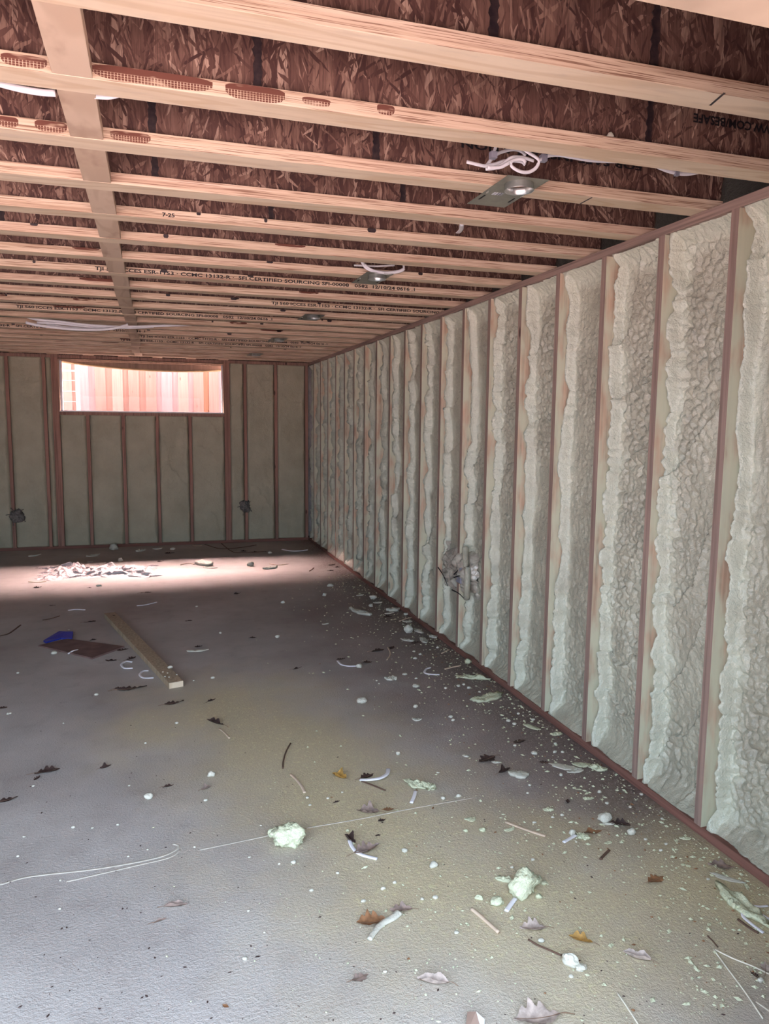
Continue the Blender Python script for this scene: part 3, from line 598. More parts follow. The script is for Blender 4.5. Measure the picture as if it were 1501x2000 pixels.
# ------------------------------------------------------------------ on the floor
def leafmesh(L, wf, mat, seed, curl, lobes=4, fold=0.0):
    r = random.Random(seed); n = 26; m = 6; V = []; Fq = []
    ph = r.uniform(0, .5); tw = r.uniform(-.5, .5)
    for i in range(n+1):
        s = i/n; env = max(.02, math.sin(math.pi*(.04+.96*s))**.8*(.62+.38*math.sin(math.pi*min(1, .25+s*.75))))
        for j in range(m+1):
            c = (j-m/2)/(m/2); sg = 1 if c > 0 else -1
            lob = 1-(.40*(.5-.5*math.cos(2*math.pi*lobes*(s+.04*sg)+ph))**1.5)*(abs(c)**.5)
            k = env*lob*(1+r.uniform(-.05, .05)); yv = c*wf*L/2*k
            z = curl*L*(.22*(c*k)**2+.45*(s-.45)**2) + .03*L*math.sin(7*s+seed+2.5*c)*abs(c) + fold*L*abs(c)*k*.5 + tw*.12*L*c*(s-.5)
            V.append((L*(s-.5)+.10*L*abs(c)*k*(1-s), yv, z+.006*L*r.random()))
    for i in range(n):
        for j in range(m): a = i*(m+1)+j; Fq.append((a, a+m+1, a+m+2, a+1))
    zm = min(v[2] for v in V); V = [(x, y, z-zm+.0008) for x, y, z in V]
    me = npmesh('leaf', V, Fq, mat, True)
    rib = [Vector(V[i*(m+1)+m//2])+Vector((0, 0, .0012)) for i in range(0, n+1, 3)]
    return me, rib
ls = 0
def leaf(x, y, wpx, ang, mat, label, curl=.5, wf=.62, lobes=4, fold=0.0, group=None):
    global ls; ls += 1; p = FL(x, y); L = wpx*MPP(p)
    me, rib = leafmesh(L, wf, mat, ls*17, curl, lobes, fold)
    o = tag(link('fallen_leaf', me, None, p), label, 'leaf', group); o.rotation_euler = (0, 0, math.radians(ang))
    if wpx > 18:
        st = [rib[0]+Vector((-.30*L, .03*L, -rib[0].z*.7+.001)), rib[0]+Vector((-.12*L, 0, 0))]+rib
        link('stem', tubemesh('stem', st, max(.0008, .010*L), max(.0008, .010*L), M_STEM, 5, .4, n=2), o)
    return o
cs = 0
def chunk(x, y, wpx, label, h=.65, mat=None, facets=False, asp=.8, ang=0, rough=.4, name='foam_chunk', group=None, sub=3):
    global cs; cs += 1; p = FL(x, y); wd = wpx*MPP(p)
    o = tag(link(name, lump(name, (wd, wd*asp, wd*h), mat or M_CHUNK, cs, rough, sub, facets), None, p), label, 'foam chunk', group); o.rotation_euler = (0, 0, math.radians(ang)); return o
def scrapmesh(L, W, H, mat, seed, bumpy=.3, bend=.1):
    r = random.Random(seed); n = 28; rings = 5; V = []; Fq = []; o = seed*1.7
    rad = [1+.22*mn.noise(Vector((math.cos(2*math.pi*q/n)*1.3+o, math.sin(2*math.pi*q/n)*1.3, .3)))*1.6+.12*r.uniform(-1, 1) for q in range(n)]
    def zt(x, y, f): return H*(.62+bumpy*mn.noise(Vector((x/L*7+o, y/L*7, o)))*1.5)*(1-.35*f*f)+bend*L*(2*x/L)**2*.25
    V.append((0, 0, zt(0, 0, 0)))
    for k in range(1, rings+1):
        f = k/rings
        for q in range(n): a = 2*math.pi*q/n; x = math.cos(a)*L/2*f*rad[q]; y = math.sin(a)*W/2*f*rad[q]; V.append((x, y, zt(x, y, f)))
    b0 = len(V)
    for q in range(n): a = 2*math.pi*q/n; x = math.cos(a)*L/2*.96*rad[q]; y = math.sin(a)*W/2*.96*rad[q]; V.append((x, y, bend*L*(2*x/L)**2*.25))
    for q in range(n): Fq.append((0, 1+q, 1+(q+1) % n))
    for k in range(1, rings):
        for q in range(n): a = 1+(k-1)*n; Fq.append((a+q, a+n+q, a+n+(q+1) % n, a+(q+1) % n))
    a = 1+(rings-1)*n
    for q in range(n): Fq.append((a+q, b0+q, b0+(q+1) % n, a+(q+1) % n))
    Fq.append(tuple(range(b0+n-1, b0-1, -1)))
    zm = min(v[2] for v in V); V = [(x, y, z-zm) for x, y, z in V]
    return npmesh('foam_scrap', V, Fq, mat, True)
def scrap(x0, y0, x1, y1, wf, label, mat=None, H=.14, bumpy=.35, bend=.12, wpx=None, group=None):
    global cs; cs += 1; a, b = FL(x0, y0), FL(x1, y1); L = (b-a).length; c = (a+b)/2; W = L*wf
    o = tag(link('foam_scrap', scrapmesh(L, W, max(.004, H*W), mat or M_CHUNK, cs, bumpy, bend), None, c), label, 'foam scrap', group)
    o.rotation_euler = (0, 0, math.atan2((b-a).y, (b-a).x)); return o
def strip(pts, wpx, label, mat=None, name='cable_offcut', cat='offcut', ribs=True, taper=None, lift=0, hr=.55, group=None):
    P = [FL(*p) for p in pts]; r = wpx*MPP(P[len(P)//2])/2; Q = []
    for i, p in enumerate(P):
        f = i/(len(P)-1); Q.append(Vector((p.x, p.y, r*hr*1.0+.0005+lift*math.sin(math.pi*f))))
    c = Q[0].copy(); c.z = 0
    return tag(link(name, tubemesh(name, [q-c for q in Q], r, r*hr, mat or M_CABLE, 10, taper, ribs), None, c), label, cat, group)
# loose stud
a, b = FL(214, 1196, .04), FL(344, 1331, .04); d = (b-a); L = d.length; ang = math.atan2(d.y, d.x)
lu = tag(link('loose_board', boxmesh('loose_board', 0, L, -.044, .044, 0, .038, M_BOARD, bev=.002), None, Vector((a.x, a.y, 0))), 'greyish lumber board lying loose on the left floor', 'lumber'); lu.rotation_euler = (0, 0, ang)
box('end_grain', L-.0005, L+.0008, -.041, .041, .002, .036, M_VEN, lu)['label'] = 'pale cut end'
for k, (x, y) in enumerate(((332, 1305), (322, 1322), (345, 1318), (318, 1313), (330, 1323), (327, 1315))):
    p = FL(x, y, .038); cs += 1; tag(link('foam_crumb', lump('foam_crumb', ((.035, .028, .022) if k == 0 else (.012, .010, .006)), M_CHUNKW, 40+k, .4, 2), None, p), 'white foam knob on the near end of the loose board' if k == 0 else 'tiny white foam crumb on the near end of the loose board', 'foam chunk', None if k == 0 else 'crumbs on the loose board')
q4 = [FL(*p) for p in ((75, 1263), (180, 1288), (243, 1265), (132, 1250))]; c0 = sum(q4, Vector())/4
pn = [tuple(p-c0) for p in q4]; tag(link('board_scrap', npmesh('board_scrap', [(x, y, 0) for x, y, z in pn]+[(x, y, .011) for x, y, z in pn], BOXF, M_PANEL), None, c0), 'flat dark brown board scrap beside the loose lumber board', 'board')
bp = [FL(*p) for p in ((85, 1254), (116, 1240), (128, 1241), (143, 1241), (141, 1250), (119, 1249), (90, 1257))]; c0 = sum(bp, Vector())/7; nb = 7
V = [(p.x-c0.x, p.y-c0.y, .012+.018*(i in (1, 2, 3))) for i, p in enumerate(bp)]; V += [(x*1.01, y*1.01, 0) for x, y, z in V]
tag(link('blue_plastic_piece', npmesh('blue_plastic_piece', V, [tuple(range(nb-1, -1, -1)), tuple(range(nb, 2*nb))]+[(i, (i+1) % nb, nb+(i+1) % nb, nb+i) for i in range(nb)], M_BLUE), None, c0+Vector((0, 0, .001))), 'dark blue plastic piece behind the flat brown board scrap', 'plastic')
# crumpled film in the light patch
U, W_ = np.meshgrid(np.linspace(0, 1, 90), np.linspace(0, 1, 40), indexing='ij'); A, B, C_, D = FL(78, 1132), FL(312, 1128), FL(308, 1106), FL(84, 1110)
X = (A.x*(1-U)+B.x*U)*(1-W_)+(D.x*(1-U)+C_.x*U)*W_; Y = (A.y*(1-U)+B.y*U)*(1-W_)+(D.y*(1-U)+C_.y*U)*W_
ed = np.clip(np.minimum(np.minimum(U, 1-U)*6, np.minimum(W_, 1-W_)*4)+.25*fbm(U*6, W_*4, 3), 0, 1)
Zf = ed*(.012+.05*np.abs(fbm(U*9, W_*5, 21))*2+.035*np.abs(fbm(U*22, W_*10, 25)))
X += .12*fbm(U*5, W_*5, 33); Y += .14*fbm(U*6, W_*4, 35)
tag(link('plastic_sheet', gridmesh('plastic_sheet', np.stack([X, Y, Zf+.001], -1), M_FILM)), 'crumpled clear plastic sheet lying in the pink light patch', 'plastic sheet')
# foreground: foam chunks
chunk(562, 1648, 58, 'big pale green foam chunk left of centre in the foreground', .7, asp=.75, ang=-20, rough=.55, sub=4)
chunk(533, 1632, 22, 'rounded foam knob at the left end of the big foreground chunk', .8, rough=.3)
chunk(1024, 1742, 56, 'largest pale green foam chunk with a cable stub under it', .8, asp=.7, ang=25, rough=.5, sub=4)
scrap(966, 1716, 1004, 1722, .42, 'bumpy foam strip reaching left from the largest foam chunk', H=.5, bumpy=.6)
scrap(1040, 1727, 1056, 1716, .7, 'smooth foam flap at the right end of the largest foam chunk', H=.3)
strip([(988, 1782), (997, 1769), (1006, 1757)], 9, 'short flat cable stub poking out under the largest foam chunk')
chunk(971, 1766, 25, 'small foam chunk left of the cable stub', .7)
chunk(935, 1756, 16, 'foam bit left of the small chunk by the cable stub', .55, ang=-30, asp=.6); chunk(1052, 1754, 13, 'tiny foam bit right of the largest foam chunk', .7); chunk(1062, 1727, 13, 'tiny foam bit at the upper right of the largest foam chunk', .5)
chunk(1113, 1884, 36, 'white angular foam shard at the end of the long twig', .75, M_CHUNKW, True, ang=-50, asp=.55, rough=.3)
chunk(1134, 1894, 24, 'smaller white angular foam shard beside the twig shard', .6, M_CHUNKW, True, rough=.3)
scrap(1410, 1738, 1496, 1806, .36, 'long bumpy grey green foam slab at the lower right wall edge', H=.32, bumpy=.8, bend=.05)
scrap(1422, 1752, 1440, 1778, .6, 'foam knob on the lower edge of the long bumpy slab', H=.5, bumpy=.7)
scrap(1386, 1707, 1458, 1728, .22, 'smooth tan tongue shaped foam scrap by the lower right wall', M_CHUNKW, .3, .2)
strip([(1449, 1786), (1452, 1794), (1466, 1806), (1490, 1824)], 7, 'bent white cable offcut in front of the long bumpy foam slab')
strip([(1469, 1771), (1484, 1772), (1499, 1771)], 5, 'straight white cable bit behind the long bumpy foam slab', name='cable_offcut'); strip([(1488, 1789), (1502, 1797), (1520, 1806)], 6, 'white cable end leaving the frame past the bumpy foam slab')
strip([(1440, 1797), (1460, 1812), (1480, 1824)], 6, 'brown twig beside the bent cable offcut at lower right', M_TWIG, 'twig', 'twig', False)
scrap(790, 1527, 846, 1543, .42, 'bumpy flat oval foam scrap right of the curved cable offcut', H=.28, bumpy=.9)
scrap(835, 1533, 848, 1545, .7, 'small frayed foam end touching the bumpy oval scrap', H=.3, bumpy=.9)
scrap(992, 1512, 1034, 1518, .62, 'pale slab of cut foam with a dark leaf behind it', M_CHUNKW, .4, .2)
scrap(1072, 1494, 1138, 1505, .30, 'long flat foam scrap in the row of three by the right wall', M_CHUNKW, .2, .2); scrap(1116, 1493, 1152, 1496, .55, 'middle flat foam scrap in the row of three by the right wall', M_CHUNK, .18); scrap(1150, 1499, 1184, 1506, .62, 'lumpy foam scrap nearest the wall in the row of three', M_CHUNK, .4, .7)
scrap(1108, 1509, 1138, 1506, .35, 'white curled foam edge below the long flat foam scrap', M_CHUNKW, .4)
chunk(1180, 1604, 24, 'round foam lump beside a dark leaf near the right wall', .85, M_CHUNKW)
scrap(1170, 1609, 1198, 1610, .3, 'thin white foam sliver under the round foam lump', M_CHUNKW, .4); chunk(1233, 1629, 17, 'lone white foam pebble near the right bottom plate', .8, M_CHUNKW)
strip([(1100, 1647), (1112, 1640), (1124, 1633)], 7, 'short straight white cable stub by the ruffled foam scrap'); chunk(1117, 1630, 13, 'small white foam bit above the short cable stub', 1.0, M_CHUNKW)
scrap(1124, 1630, 1152, 1642, .6, 'ruffled cream foam scrap at the end of the short cable stub', H=.3, bumpy=.8)
strip([(987, 1607), (1012, 1617), (1040, 1627), (1065, 1635)], 7, 'long tan cable sheath left of the ruffled foam scrap', M_TAN)
scrap(985, 1625, 1005, 1617, .4, 'flaky foam bit beside the long tan sheath', H=.3); scrap(907, 1601, 930, 1601, .6, 'flat round foam flake left of the long tan sheath', H=.25)
chunk(942, 1623, 13, 'small foam bit below the flat round flake', .6); chunk(909, 1624, 9, 'tiny foam bit left of the small bit below the flat flake', .6)
strip([(920, 1778), (938, 1793), (956, 1809), (973, 1824)], 8, 'straight tan wooden stick in the right foreground', M_TAN, 'stick', 'stick', False, hr=.8)
strip([(721, 1838), (731, 1823), (746, 1807), (766, 1796), (779, 1785)], 11, 'curved white foam strip across a rust brown oak leaf', M_CHUNKW, 'foam_strip', 'foam strip', False, 1.6)
strip([(567, 1514), (578, 1524), (589, 1538), (595, 1550)], 6, 'tan curved cable sheath left of the ochre leaf', M_TAN)
strip([(552, 1502), (553, 1488), (558, 1470), (567, 1453)], 3, 'thin bent twig standing out above the tan sheath', M_TWIG, 'twig', 'twig', False, hr=.8)
strip([(703, 1525), (722, 1528), (742, 1526), (755, 1517), (758, 1504)], 8, 'white hooked cable offcut right of the ochre leaf', lift=.01)
strip([(706, 1527), (730, 1536), (752, 1545)], 4, 'dark straight twig below the white hooked cable offcut', M_TWIG, 'twig', 'twig', False)
strip([(811, 1547), (808, 1558), (803, 1570)], 7, 'short double ribbed cable offcut below the bumpy oval foam scrap')
strip([(682, 1643), (688, 1657), (702, 1670), (736, 1680)], 8, 'double ribbed cable offcut curving past two dark leaves in the foreground')
# foreground leaves
leaf(662, 1519, 34, 130, M_LEAFY, 'ochre yellow curled leaf upright in the dusty middle of the floor', 1.1, .7, 2, .5)
leaf(716, 1517, 34, 20, M_LEAFD, 'dark crumbled leaf behind the white hooked cable offcut', .5)
leaf(718, 1588, 44, 160, M_LEAFG, 'grey brown curled leaf below the oval foam scrap', 1.0, .8, 3, .3); leaf(757, 1582, 24, 170, M_LEAFR, 'small rust leaf on the pale floor ridge', .5)
leaf(745, 1603, 18, 10, M_LEAFD, 'small dark leaf crumb just below the pale floor ridge', .5); leaf(656, 1567, 18, 20, M_LEAFD, 'small dark leaf sliver below the ochre leaf', .3, .35)
leaf(683, 1642, 36, 110, M_LEAFD, 'dark upright leaf at the upper end of the ribbed cable offcut', 1.0, .5, 2, .5); leaf(716, 1662, 56, 15, M_LEAFG, 'grey brown lobed leaf right of the ribbed cable offcut', .8, .6, 4, .2)
leaf(738, 1632, 12, 0, M_LEAFD, 'tiny dark triangular leaf bit above the ribbed cable offcut', .1, .7, 1)
leaf(577, 1617, 28, 150, M_LEAFG, 'small dull leaf tucked behind the big foreground foam chunk', .6)
leaf(724, 1803, 58, 175, M_LEAFR, 'rust brown oak leaf under the curved white foam strip', .7, .8, 4, .25); leaf(783, 1779, 44, 170, M_LEAFG, 'grey oak leaf above the curved white foam strip', .7, .7, 3, .2)
leaf(1040, 1814, 52, 165, M_LEAFP, 'pale tan lobed leaf right of the straight wooden stick', .6, .75, 4, .2); leaf(1133, 1838, 46, 140, M_LEAFY, 'ochre brown leaf above the white foam shards', .8, .6, 3, .3)
leaf(703, 1911, 36, 10, M_LEAFG, 'small star shaped brown leaf at the bottom of the floor', .5, .75, 3); leaf(845, 1922, 62, 155, M_LEAFP, 'curled tan leaf with a long stem at the bottom centre', 1.2, .5, 1, .45)
leaf(1048, 1990, 96, 172, M_LEAFP, 'large lobed oak leaf cut by the bottom edge of the frame', .5, .7, 4, .15)
leaf(1243, 1873, 52, 140, M_LEAFP, 'curled spotted tan leaf on the bluish floor at lower right', 1.1, .45, 1, .5); leaf(1280, 1719, 42, 10, M_LEAFR, 'flat brown lobed leaf in the crumbs at lower right', .4, .7, 4)
leaf(1407, 1692, 48, 150, M_LEAFG, 'dark grey leaf against the right bottom plate at lower right', .4, .7, 3); leaf(1494, 1892, 30, 45, M_LEAFP, 'pinkish tan leaf at the right frame edge', .8, .7, 3)
leaf(985, 1508, 32, 20, M_LEAFD, 'dark leaf standing behind the pale slab of cut foam', .9, .5, 2, .4); leaf(950, 1485, 44, 200, M_LEAFD, 'very dark oak leaf left of the pale slab of cut foam', .3, .7, 4)
leaf(1014, 1449, 28, 5, M_LEAFD, 'dark flat leaf near the wall above the slab of cut foam', .2, .6, 3); leaf(1108, 1566, 16, 60, M_LEAFD, 'small dark clump leaf in the crumbs left of the right wall', .8)
leaf(1209, 1611, 42, 150, M_LEAFD, 'dark leaf right of the round foam lump', .5, .6, 4, .2); leaf(1155, 1626, 42, 175, M_LEAFR, 'reddish dark leaf behind the ruffled foam scrap', .4, .45, 2)
strip([(1172, 1680), (1180, 1671), (1189, 1662)], 6, 'dark bent twig bit right of the tan sheath', M_TWIG, 'twig', 'twig', False)
leaf(1062, 1490, 22, 160, M_LEAFD, 'dark leaf at the left end of the long flat foam scrap', .5)
strip([(1031, 1837), (1050, 1848), (1073, 1858), (1096, 1868)], 4, 'long thin twig ending at the white foam shards', M_TWIG, 'twig', 'twig', False, hr=.9)
strip([(1392, 1855), (1420, 1893), (1455, 1940), (1489, 1991)], 3.2, 'longest pale straw slanting to the lower right corner', M_WIRE, 'straw', 'straw', False, hr=.9)
strip([(1395, 1856), (1430, 1873), (1470, 1889), (1503, 1905)], 3, 'pale straw crossing to the right edge from the longest straw', M_WIRE, 'straw', 'straw', False, hr=.9)
strip([(1381, 1829), (1391, 1839), (1401, 1851)], 3.5, 'short dark straw above the two long pale straws', M_TWIG, 'straw', 'straw', False)
strip([(1476, 1958), (1489, 1967), (1503, 1977)], 4, 'short pale straw at the right edge near the bottom corner', M_WIRE, 'straw', 'straw', False); strip([(1205, 1940), (1224, 1968), (1250, 2008)], 3.5, 'pale straw leaving the bottom edge right of the oak leaf', M_WIRE, 'straw', 'straw', False)
chunk(1485, 1918, 12, 'white foam pebble at the right edge by the straws', .8, M_CHUNKW); leaf(1473, 1905, 20, 100, M_LEAFD, 'dark leaf bit by the white pebble at the right edge', .7)
# folded card at the bottom edge
A, B, C_ = FL(912, 1984), FL(946, 1993), FL(944, 2030); D = FL(906, 2030); tp = Vector((0, 0, .004))
me = npmesh('paper_card', [A+tp*3, B+tp, C_+tp*.4, D+tp*.3, (A+B)/2+tp*5, A+tp*3-tp*.8, B+tp-tp*.7, C_, D, (A+B)/2+tp*4.2], [(3, 2, 4, 0), (2, 1, 4), (8, 5, 9, 7), (7, 9, 6), (0, 4, 9, 5), (4, 1, 6, 9), (1, 2, 7, 6), (2, 3, 8, 7), (3, 0, 5, 8)], [M_CARD, M_PAPER], False, [0, 1, 1, 1, 1, 1, 1, 1, 1])
tag(link('paper_card', me), 'folded brown and white card cut by the bottom edge', 'card')
# left floor
leaf(92, 1508, 46, 10, M_LEAFD, 'dark brown oak leaf on the left floor', .5, .6, 4, .1); leaf(72, 1521, 18, 60, M_LEAFD, 'dark leaf crumb below the oak leaf on the left floor', .7); leaf(206, 1500, 22, 20, M_LEAFD, 'dark curled leaf right of the oak leaf on the left floor', 1.0, .5, 2, .4)
leaf(328, 1536, 22, 10, M_LEAFD, 'small dark leaf between white foam crumbs on the left floor', .5, .5, 3); leaf(403, 1541, 22, 25, M_LEAFG, 'small curled grey leaf below a white foam pebble', 1.1, .6, 2, .4)
leaf(15, 1563, 36, 20, M_LEAFD, 'broken dark leaf at the left edge of the floor', .4, .5, 3); leaf(343, 1771, 44, -8, M_LEAFG, 'narrow grey leaf with long stem in the left foreground', .6, .22, 1, .5); leaf(311, 1799, 28, 15, M_LEAFG, 'small narrow leaf below the long stemmed grey leaf', .4, .35, 2)
leaf(440, 1966, 16, 140, M_LEAFR, 'tiny brown leaf bit near the bottom edge left of centre', .6); leaf(503, 1869, 11, 0, M_LEAFD, 'tiny dark leaf speck right of a white crumb near the bottom', .2, .5, 1); leaf(448, 1900, 9, 0, M_LEAFD, 'tiny dark leaf speck below the white crumb near the bottom', .2, .5, 1)
leaf(420, 1413, 46, 130, M_LEAFD, 'long black leaf lying by a cable end in the middle floor', .5, .3, 3, .2); strip([(428, 1424), (438, 1432), (448, 1443)], 4, 'pale cable end below the long black leaf', M_TAN)
leaf(340, 1374, 38, 15, M_LEAFD, 'frayed dark leaf in front of the loose board end', .4, .4, 4); leaf(412, 1369, 24, 40, M_LEAFD, 'small frayed dark leaf right of the loose board end', .4, .35, 3); leaf(2, 1384, 22, 10, M_LEAFD, 'dark leaf at the left edge level with the board end', .4)
leaf(258, 1346, 56, 5, M_LEAFD, 'long dark leaf litter beside the near end of the loose board', .3, .35, 5); leaf(232, 1345, 20, 15, M_LEAFD, 'small dark leaf at the left end of the litter by the loose board', .3); leaf(256, 1287, 22, 40, M_LEAFD, 'dark leaf against the middle of the loose board', .6); leaf(240, 1270, 22, 10, M_LEAFD, 'dark leaf touching the right tip of the flat brown board scrap', .4)
leaf(217, 1291, 22, 170, M_LEAFD, 'bluish dark leaf in front of the flat brown board scrap', .6, .6, 2); leaf(182, 1250, 14, 20, M_LEAFD, 'small brown leaf behind the flat brown board scrap', .3); leaf(175, 1215, 22, 10, M_LEAFD, 'brown leaf flake behind the blue plastic piece', .3, .4, 2)
strip([(258, 1294), (246, 1293), (237, 1299), (243, 1306), (259, 1306)], 4.5, 'upper C shaped white cable offcut left of the loose board'); strip([(290, 1311), (279, 1312), (273, 1319), (280, 1325), (300, 1325)], 4.5, 'lower C shaped white cable offcut left of the loose board')
strip([(133, 1278), (144, 1275), (155, 1270)], 4, 'short white cable bit on the edge of the flat brown board scrap', lift=.012); chunk(106, 1277, 12, 'white foam bit at the lower left edge of the flat brown board scrap', .5, M_CHUNKW)
scrap(363, 1273, 407, 1270, .28, 'triangular pale foam scrap with a dark leaf on it', M_CHUNKW, .3); leaf(387, 1264, 16, 10, M_LEAFD, 'dark leaf bit behind the triangular pale foam scrap', .8)
strip([(267, 1184), (285, 1182), (306, 1177)], 3.5, 'white curved cable offcut behind the far end of the loose board'); strip([(133, 1193), (148, 1191), (166, 1192)], 3.5, 'white curved cable offcut left of the far end of the loose board')
strip([(83, 1212), (100, 1209), (116, 1204)], 3, 'dark twig on the floor left of the loose board far end', M_TWIG, 'twig', 'twig', False); strip([(0, 1243), (18, 1238), (40, 1222)], 3.5, 'dark twig at the left edge behind the brown board scrap', M_TWIG, 'twig', 'twig', False)
leaf(72, 1148, 16, 20, M_LEAFD, 'dark leaf in the light patch left of the plastic sheet', .6); strip([(56, 1137), (75, 1138), (90, 1136)], 3, 'white cable offcut left of the plastic sheet', M_TAN); chunk(193, 1145, 10, 'white foam bit in front of the plastic sheet', .5, M_CHUNKW); leaf(174, 1148, 8, 0, M_LEAFD, 'tiny dark leaf bit beside the white bit before the plastic sheet', .3)
leaf(102, 1183, 12, 0, M_LEAFD, 'small dark leaf at the dim edge left of the far cable offcuts', .3); leaf(463, 1160, 16, 30, M_LEAFD, 'dark leaf just outside the light patch right of centre', .7); leaf(285, 1158, 20, 5, M_LEAFD, 'dark smear like leaf below the right end of the plastic sheet', .1, .3)
leaf(73, 1110, 9, 0, M_LEAFD, 'dark leaf bit at the top edge of the light patch on the left', .4); leaf(313, 1097, 12, 10, M_LEAFD, 'dark leaf bit at the top edge of the light patch in the middle', .5); leaf(493, 1246, 16, 0, M_LEAFD, 'dim dark leaf on the middle floor', .3); leaf(368, 1213, 14, 0, M_LEAFD, 'dim dark leaf between board and middle floor', .3)
# middle and along the right wall
strip([(659, 1292), (666, 1299), (680, 1302), (696, 1302)], 4.5, 'white curved cable offcut with a foam blob on its end'); chunk(701, 1304, 12, 'foam blob at the right end of the curved cable offcut', .7, M_CHUNKW)
leaf(665, 1288, 18, 0, M_LEAFD, 'dark leaf bit behind the cable offcut with the foam blob', .5); leaf(717, 1294, 22, 0, M_LEAFD, 'dark leaf right of the cable offcut with the foam blob', .4)
leaf(737, 1271, 28, 10, M_LEAFD, 'dark oak leaf above the thin brown stem near the right wall', .3); leaf(765, 1266, 20, 50, M_LEAFD, 'dark leaf at the top of the thin brown stem near the right wall', .6); strip([(757, 1265), (762, 1278), (755, 1290)], 2.5, 'thin brown curved stem between two dark leaves', M_TAN, 'leaf_stem', 'twig', False)
leaf(580, 1306, 22, 25, M_LEAFD, 'small dark leaf on the bare middle floor', .5, .3, 2)
scrap(751, 1328, 777, 1327, .75, 'flat round speckled foam disc on the middle floor', M_CHUNKW, .25, .8); chunk(790, 1318, 10, 'small foam bit upper right of the flat speckled disc', .4, M_CHUNKW); chunk(812, 1342, 14, 'foam bit right of the flat speckled disc', .5, M_CHUNKW)
strip([(840, 1305), (832, 1308), (829, 1315), (840, 1318), (858, 1319)], 4.5, 'hooked white cable offcut near the right wall'); strip([(868, 1308), (884, 1304), (899, 1301)], 4, 'pale stick beside the hooked white cable offcut', M_TAN, 'stick', 'stick', False)
scrap(888, 1322, 958, 1328, .20, 'long bumpy foam scrap with a thin tail by the right wall', H=.5, bumpy=.8); scrap(925, 1371, 980, 1357, .42, 'bone shaped pale foam scrap against the right bottom plate', H=.3, bend=.05); chunk(914, 1296, 15, 'foam lump against the bottom plate above the long bumpy scrap', .7)
chunk(706, 1372, 20, 'cube like white foam bit on the middle floor', .6, M_CHUNKW, True, rough=.2); chunk(811, 1382, 9, 'small white foam pebble left of the wall crumbs', .8, M_CHUNKW); scrap(803, 1406, 823, 1408, .5, 'curled white foam peel on the middle floor', M_CHUNKW, .4, bend=.6)
chunk(777, 1474, 9, 'white foam pebble above the oval bumpy scrap', .8, M_CHUNKW); scrap(902, 1476, 916, 1478, .6, 'small flat foam bit left of the very dark oak leaf', M_CHUNKW, .4); scrap(960, 1489, 976, 1490, .5, 'foam sliver on the very dark oak leaf', M_CHUNKW, .4)
scrap(685, 1192, 727, 1204, .24, 'long white bone like foam scrap on the dark far floor', M_CHUNKW, .5); scrap(755, 1194, 780, 1191, .6, 'foam scrap leaning by the plate above dark leaves', M_CHUNKW, .5); scrap(752, 1200, 770, 1196, .3, 'thin foam sliver left of the leaning scrap', M_CHUNKW, .4); leaf(757, 1205, 22, 10, M_LEAFD, 'dark leaf below the thin foam sliver near the plate', .4)
chunk(728, 1170, 15, 'foam lump nearest the far dark wall edge', .6, M_CHUNKW); scrap(728, 1178, 747, 1177, .4, 'flat foam bit below the far foam lump', M_CHUNKW, .4); chunk(724, 1185, 9, 'foam pebble below the flat far foam bit', .7, M_CHUNKW)
scrap(695, 1164, 710, 1162, .4, 'pale foam sliver on the far dark floor', M_CHUNKW, .4); chunk(645, 1145, 13, 'foam bit at the shaded edge of the light patch', .5, M_CHUNKW); chunk(633, 1164, 8, 'round foam pebble on the far dark floor', .8, M_CHUNKW); chunk(552, 1178, 8, 'foam pebble left on the far dark floor', .7, M_CHUNKW); scrap(630, 1220, 642, 1218, .4, 'small foam sliver in the middle of the dark floor', M_CHUNKW, .5); chunk(541, 1245, 9, 'foam pebble in the middle of the dark floor', .6, M_CHUNKW)
chunk(797, 1236, 18, 'upright foam lump in the litter by the right wall', .9, M_CHUNKW); scrap(809, 1229, 825, 1238, .35, 'slanted foam sliver right of the upright lump', M_CHUNKW, .4); scrap(784, 1250, 810, 1253, .4, 'flat foam scrap below the upright lump', M_CHUNKW, .4); leaf(812, 1256, 22, 0, M_LEAFD, 'dark leaf right of the flat scrap by the wall litter', .3); scrap(823, 1247, 832, 1257, .4, 'small slanted foam flake before the dark wall leaf', M_CHUNKW, .4); scrap(838, 1242, 852, 1247, .5, 'foam flake against the plate above the wall leaf', M_CHUNKW, .5)
strip([(780, 1214), (790, 1210), (803, 1207)], 3, 'thin pale splinter by the right plate', M_TAN, 'stick', 'stick', False); scrap(785, 1214, 804, 1215, .4, 'crumbly foam flake below the thin splinter', M_CHUNKW, .4); chunk(793, 1201, 10, 'foam bit touching the plate above the splinter', .5, M_CHUNKW)
strip([(862, 1277), (870, 1273), (876, 1270)], 3, 'pale splinter before the foam lump on the plate', M_TAN, 'stick', 'stick', False); scrap(1020, 1414, 1056, 1427, .3, 'flat grey foam flake near the plate at mid wall', H=.25); scrap(1074, 1436, 1096, 1433, .55, 'flat foam flake leaning on the plate at mid wall', H=.3); chunk(1043, 1473, 13, 'white foam bit above the long flat scrap row', .5, M_CHUNKW)
scrap(1060, 1583, 1081, 1582, .5, 'crumbled white flakes left of the round foam lump', H=.4, bumpy=.9); scrap(1138, 1561, 1158, 1560, .45, 'crumbled pale flakes right of the small clump leaf', H=.4, bumpy=.9); scrap(1122, 1541, 1136, 1543, .3, 'thin pale flake above the crumbled pale flakes', H=.4); scrap(1325, 1637, 1350, 1638, .45, 'flat dull foam flake near the lower right plate', H=.25); scrap(1329, 1689, 1338, 1690, .7, 'left of two small foam bits by the lower plate', H=.5); scrap(1338, 1690, 1348, 1694, .6, 'right of two small foam bits by the lower plate', H=.5); scrap(1180, 1648, 1194, 1645, .5, 'small pale flake above the dark bent twig bit', H=.3)
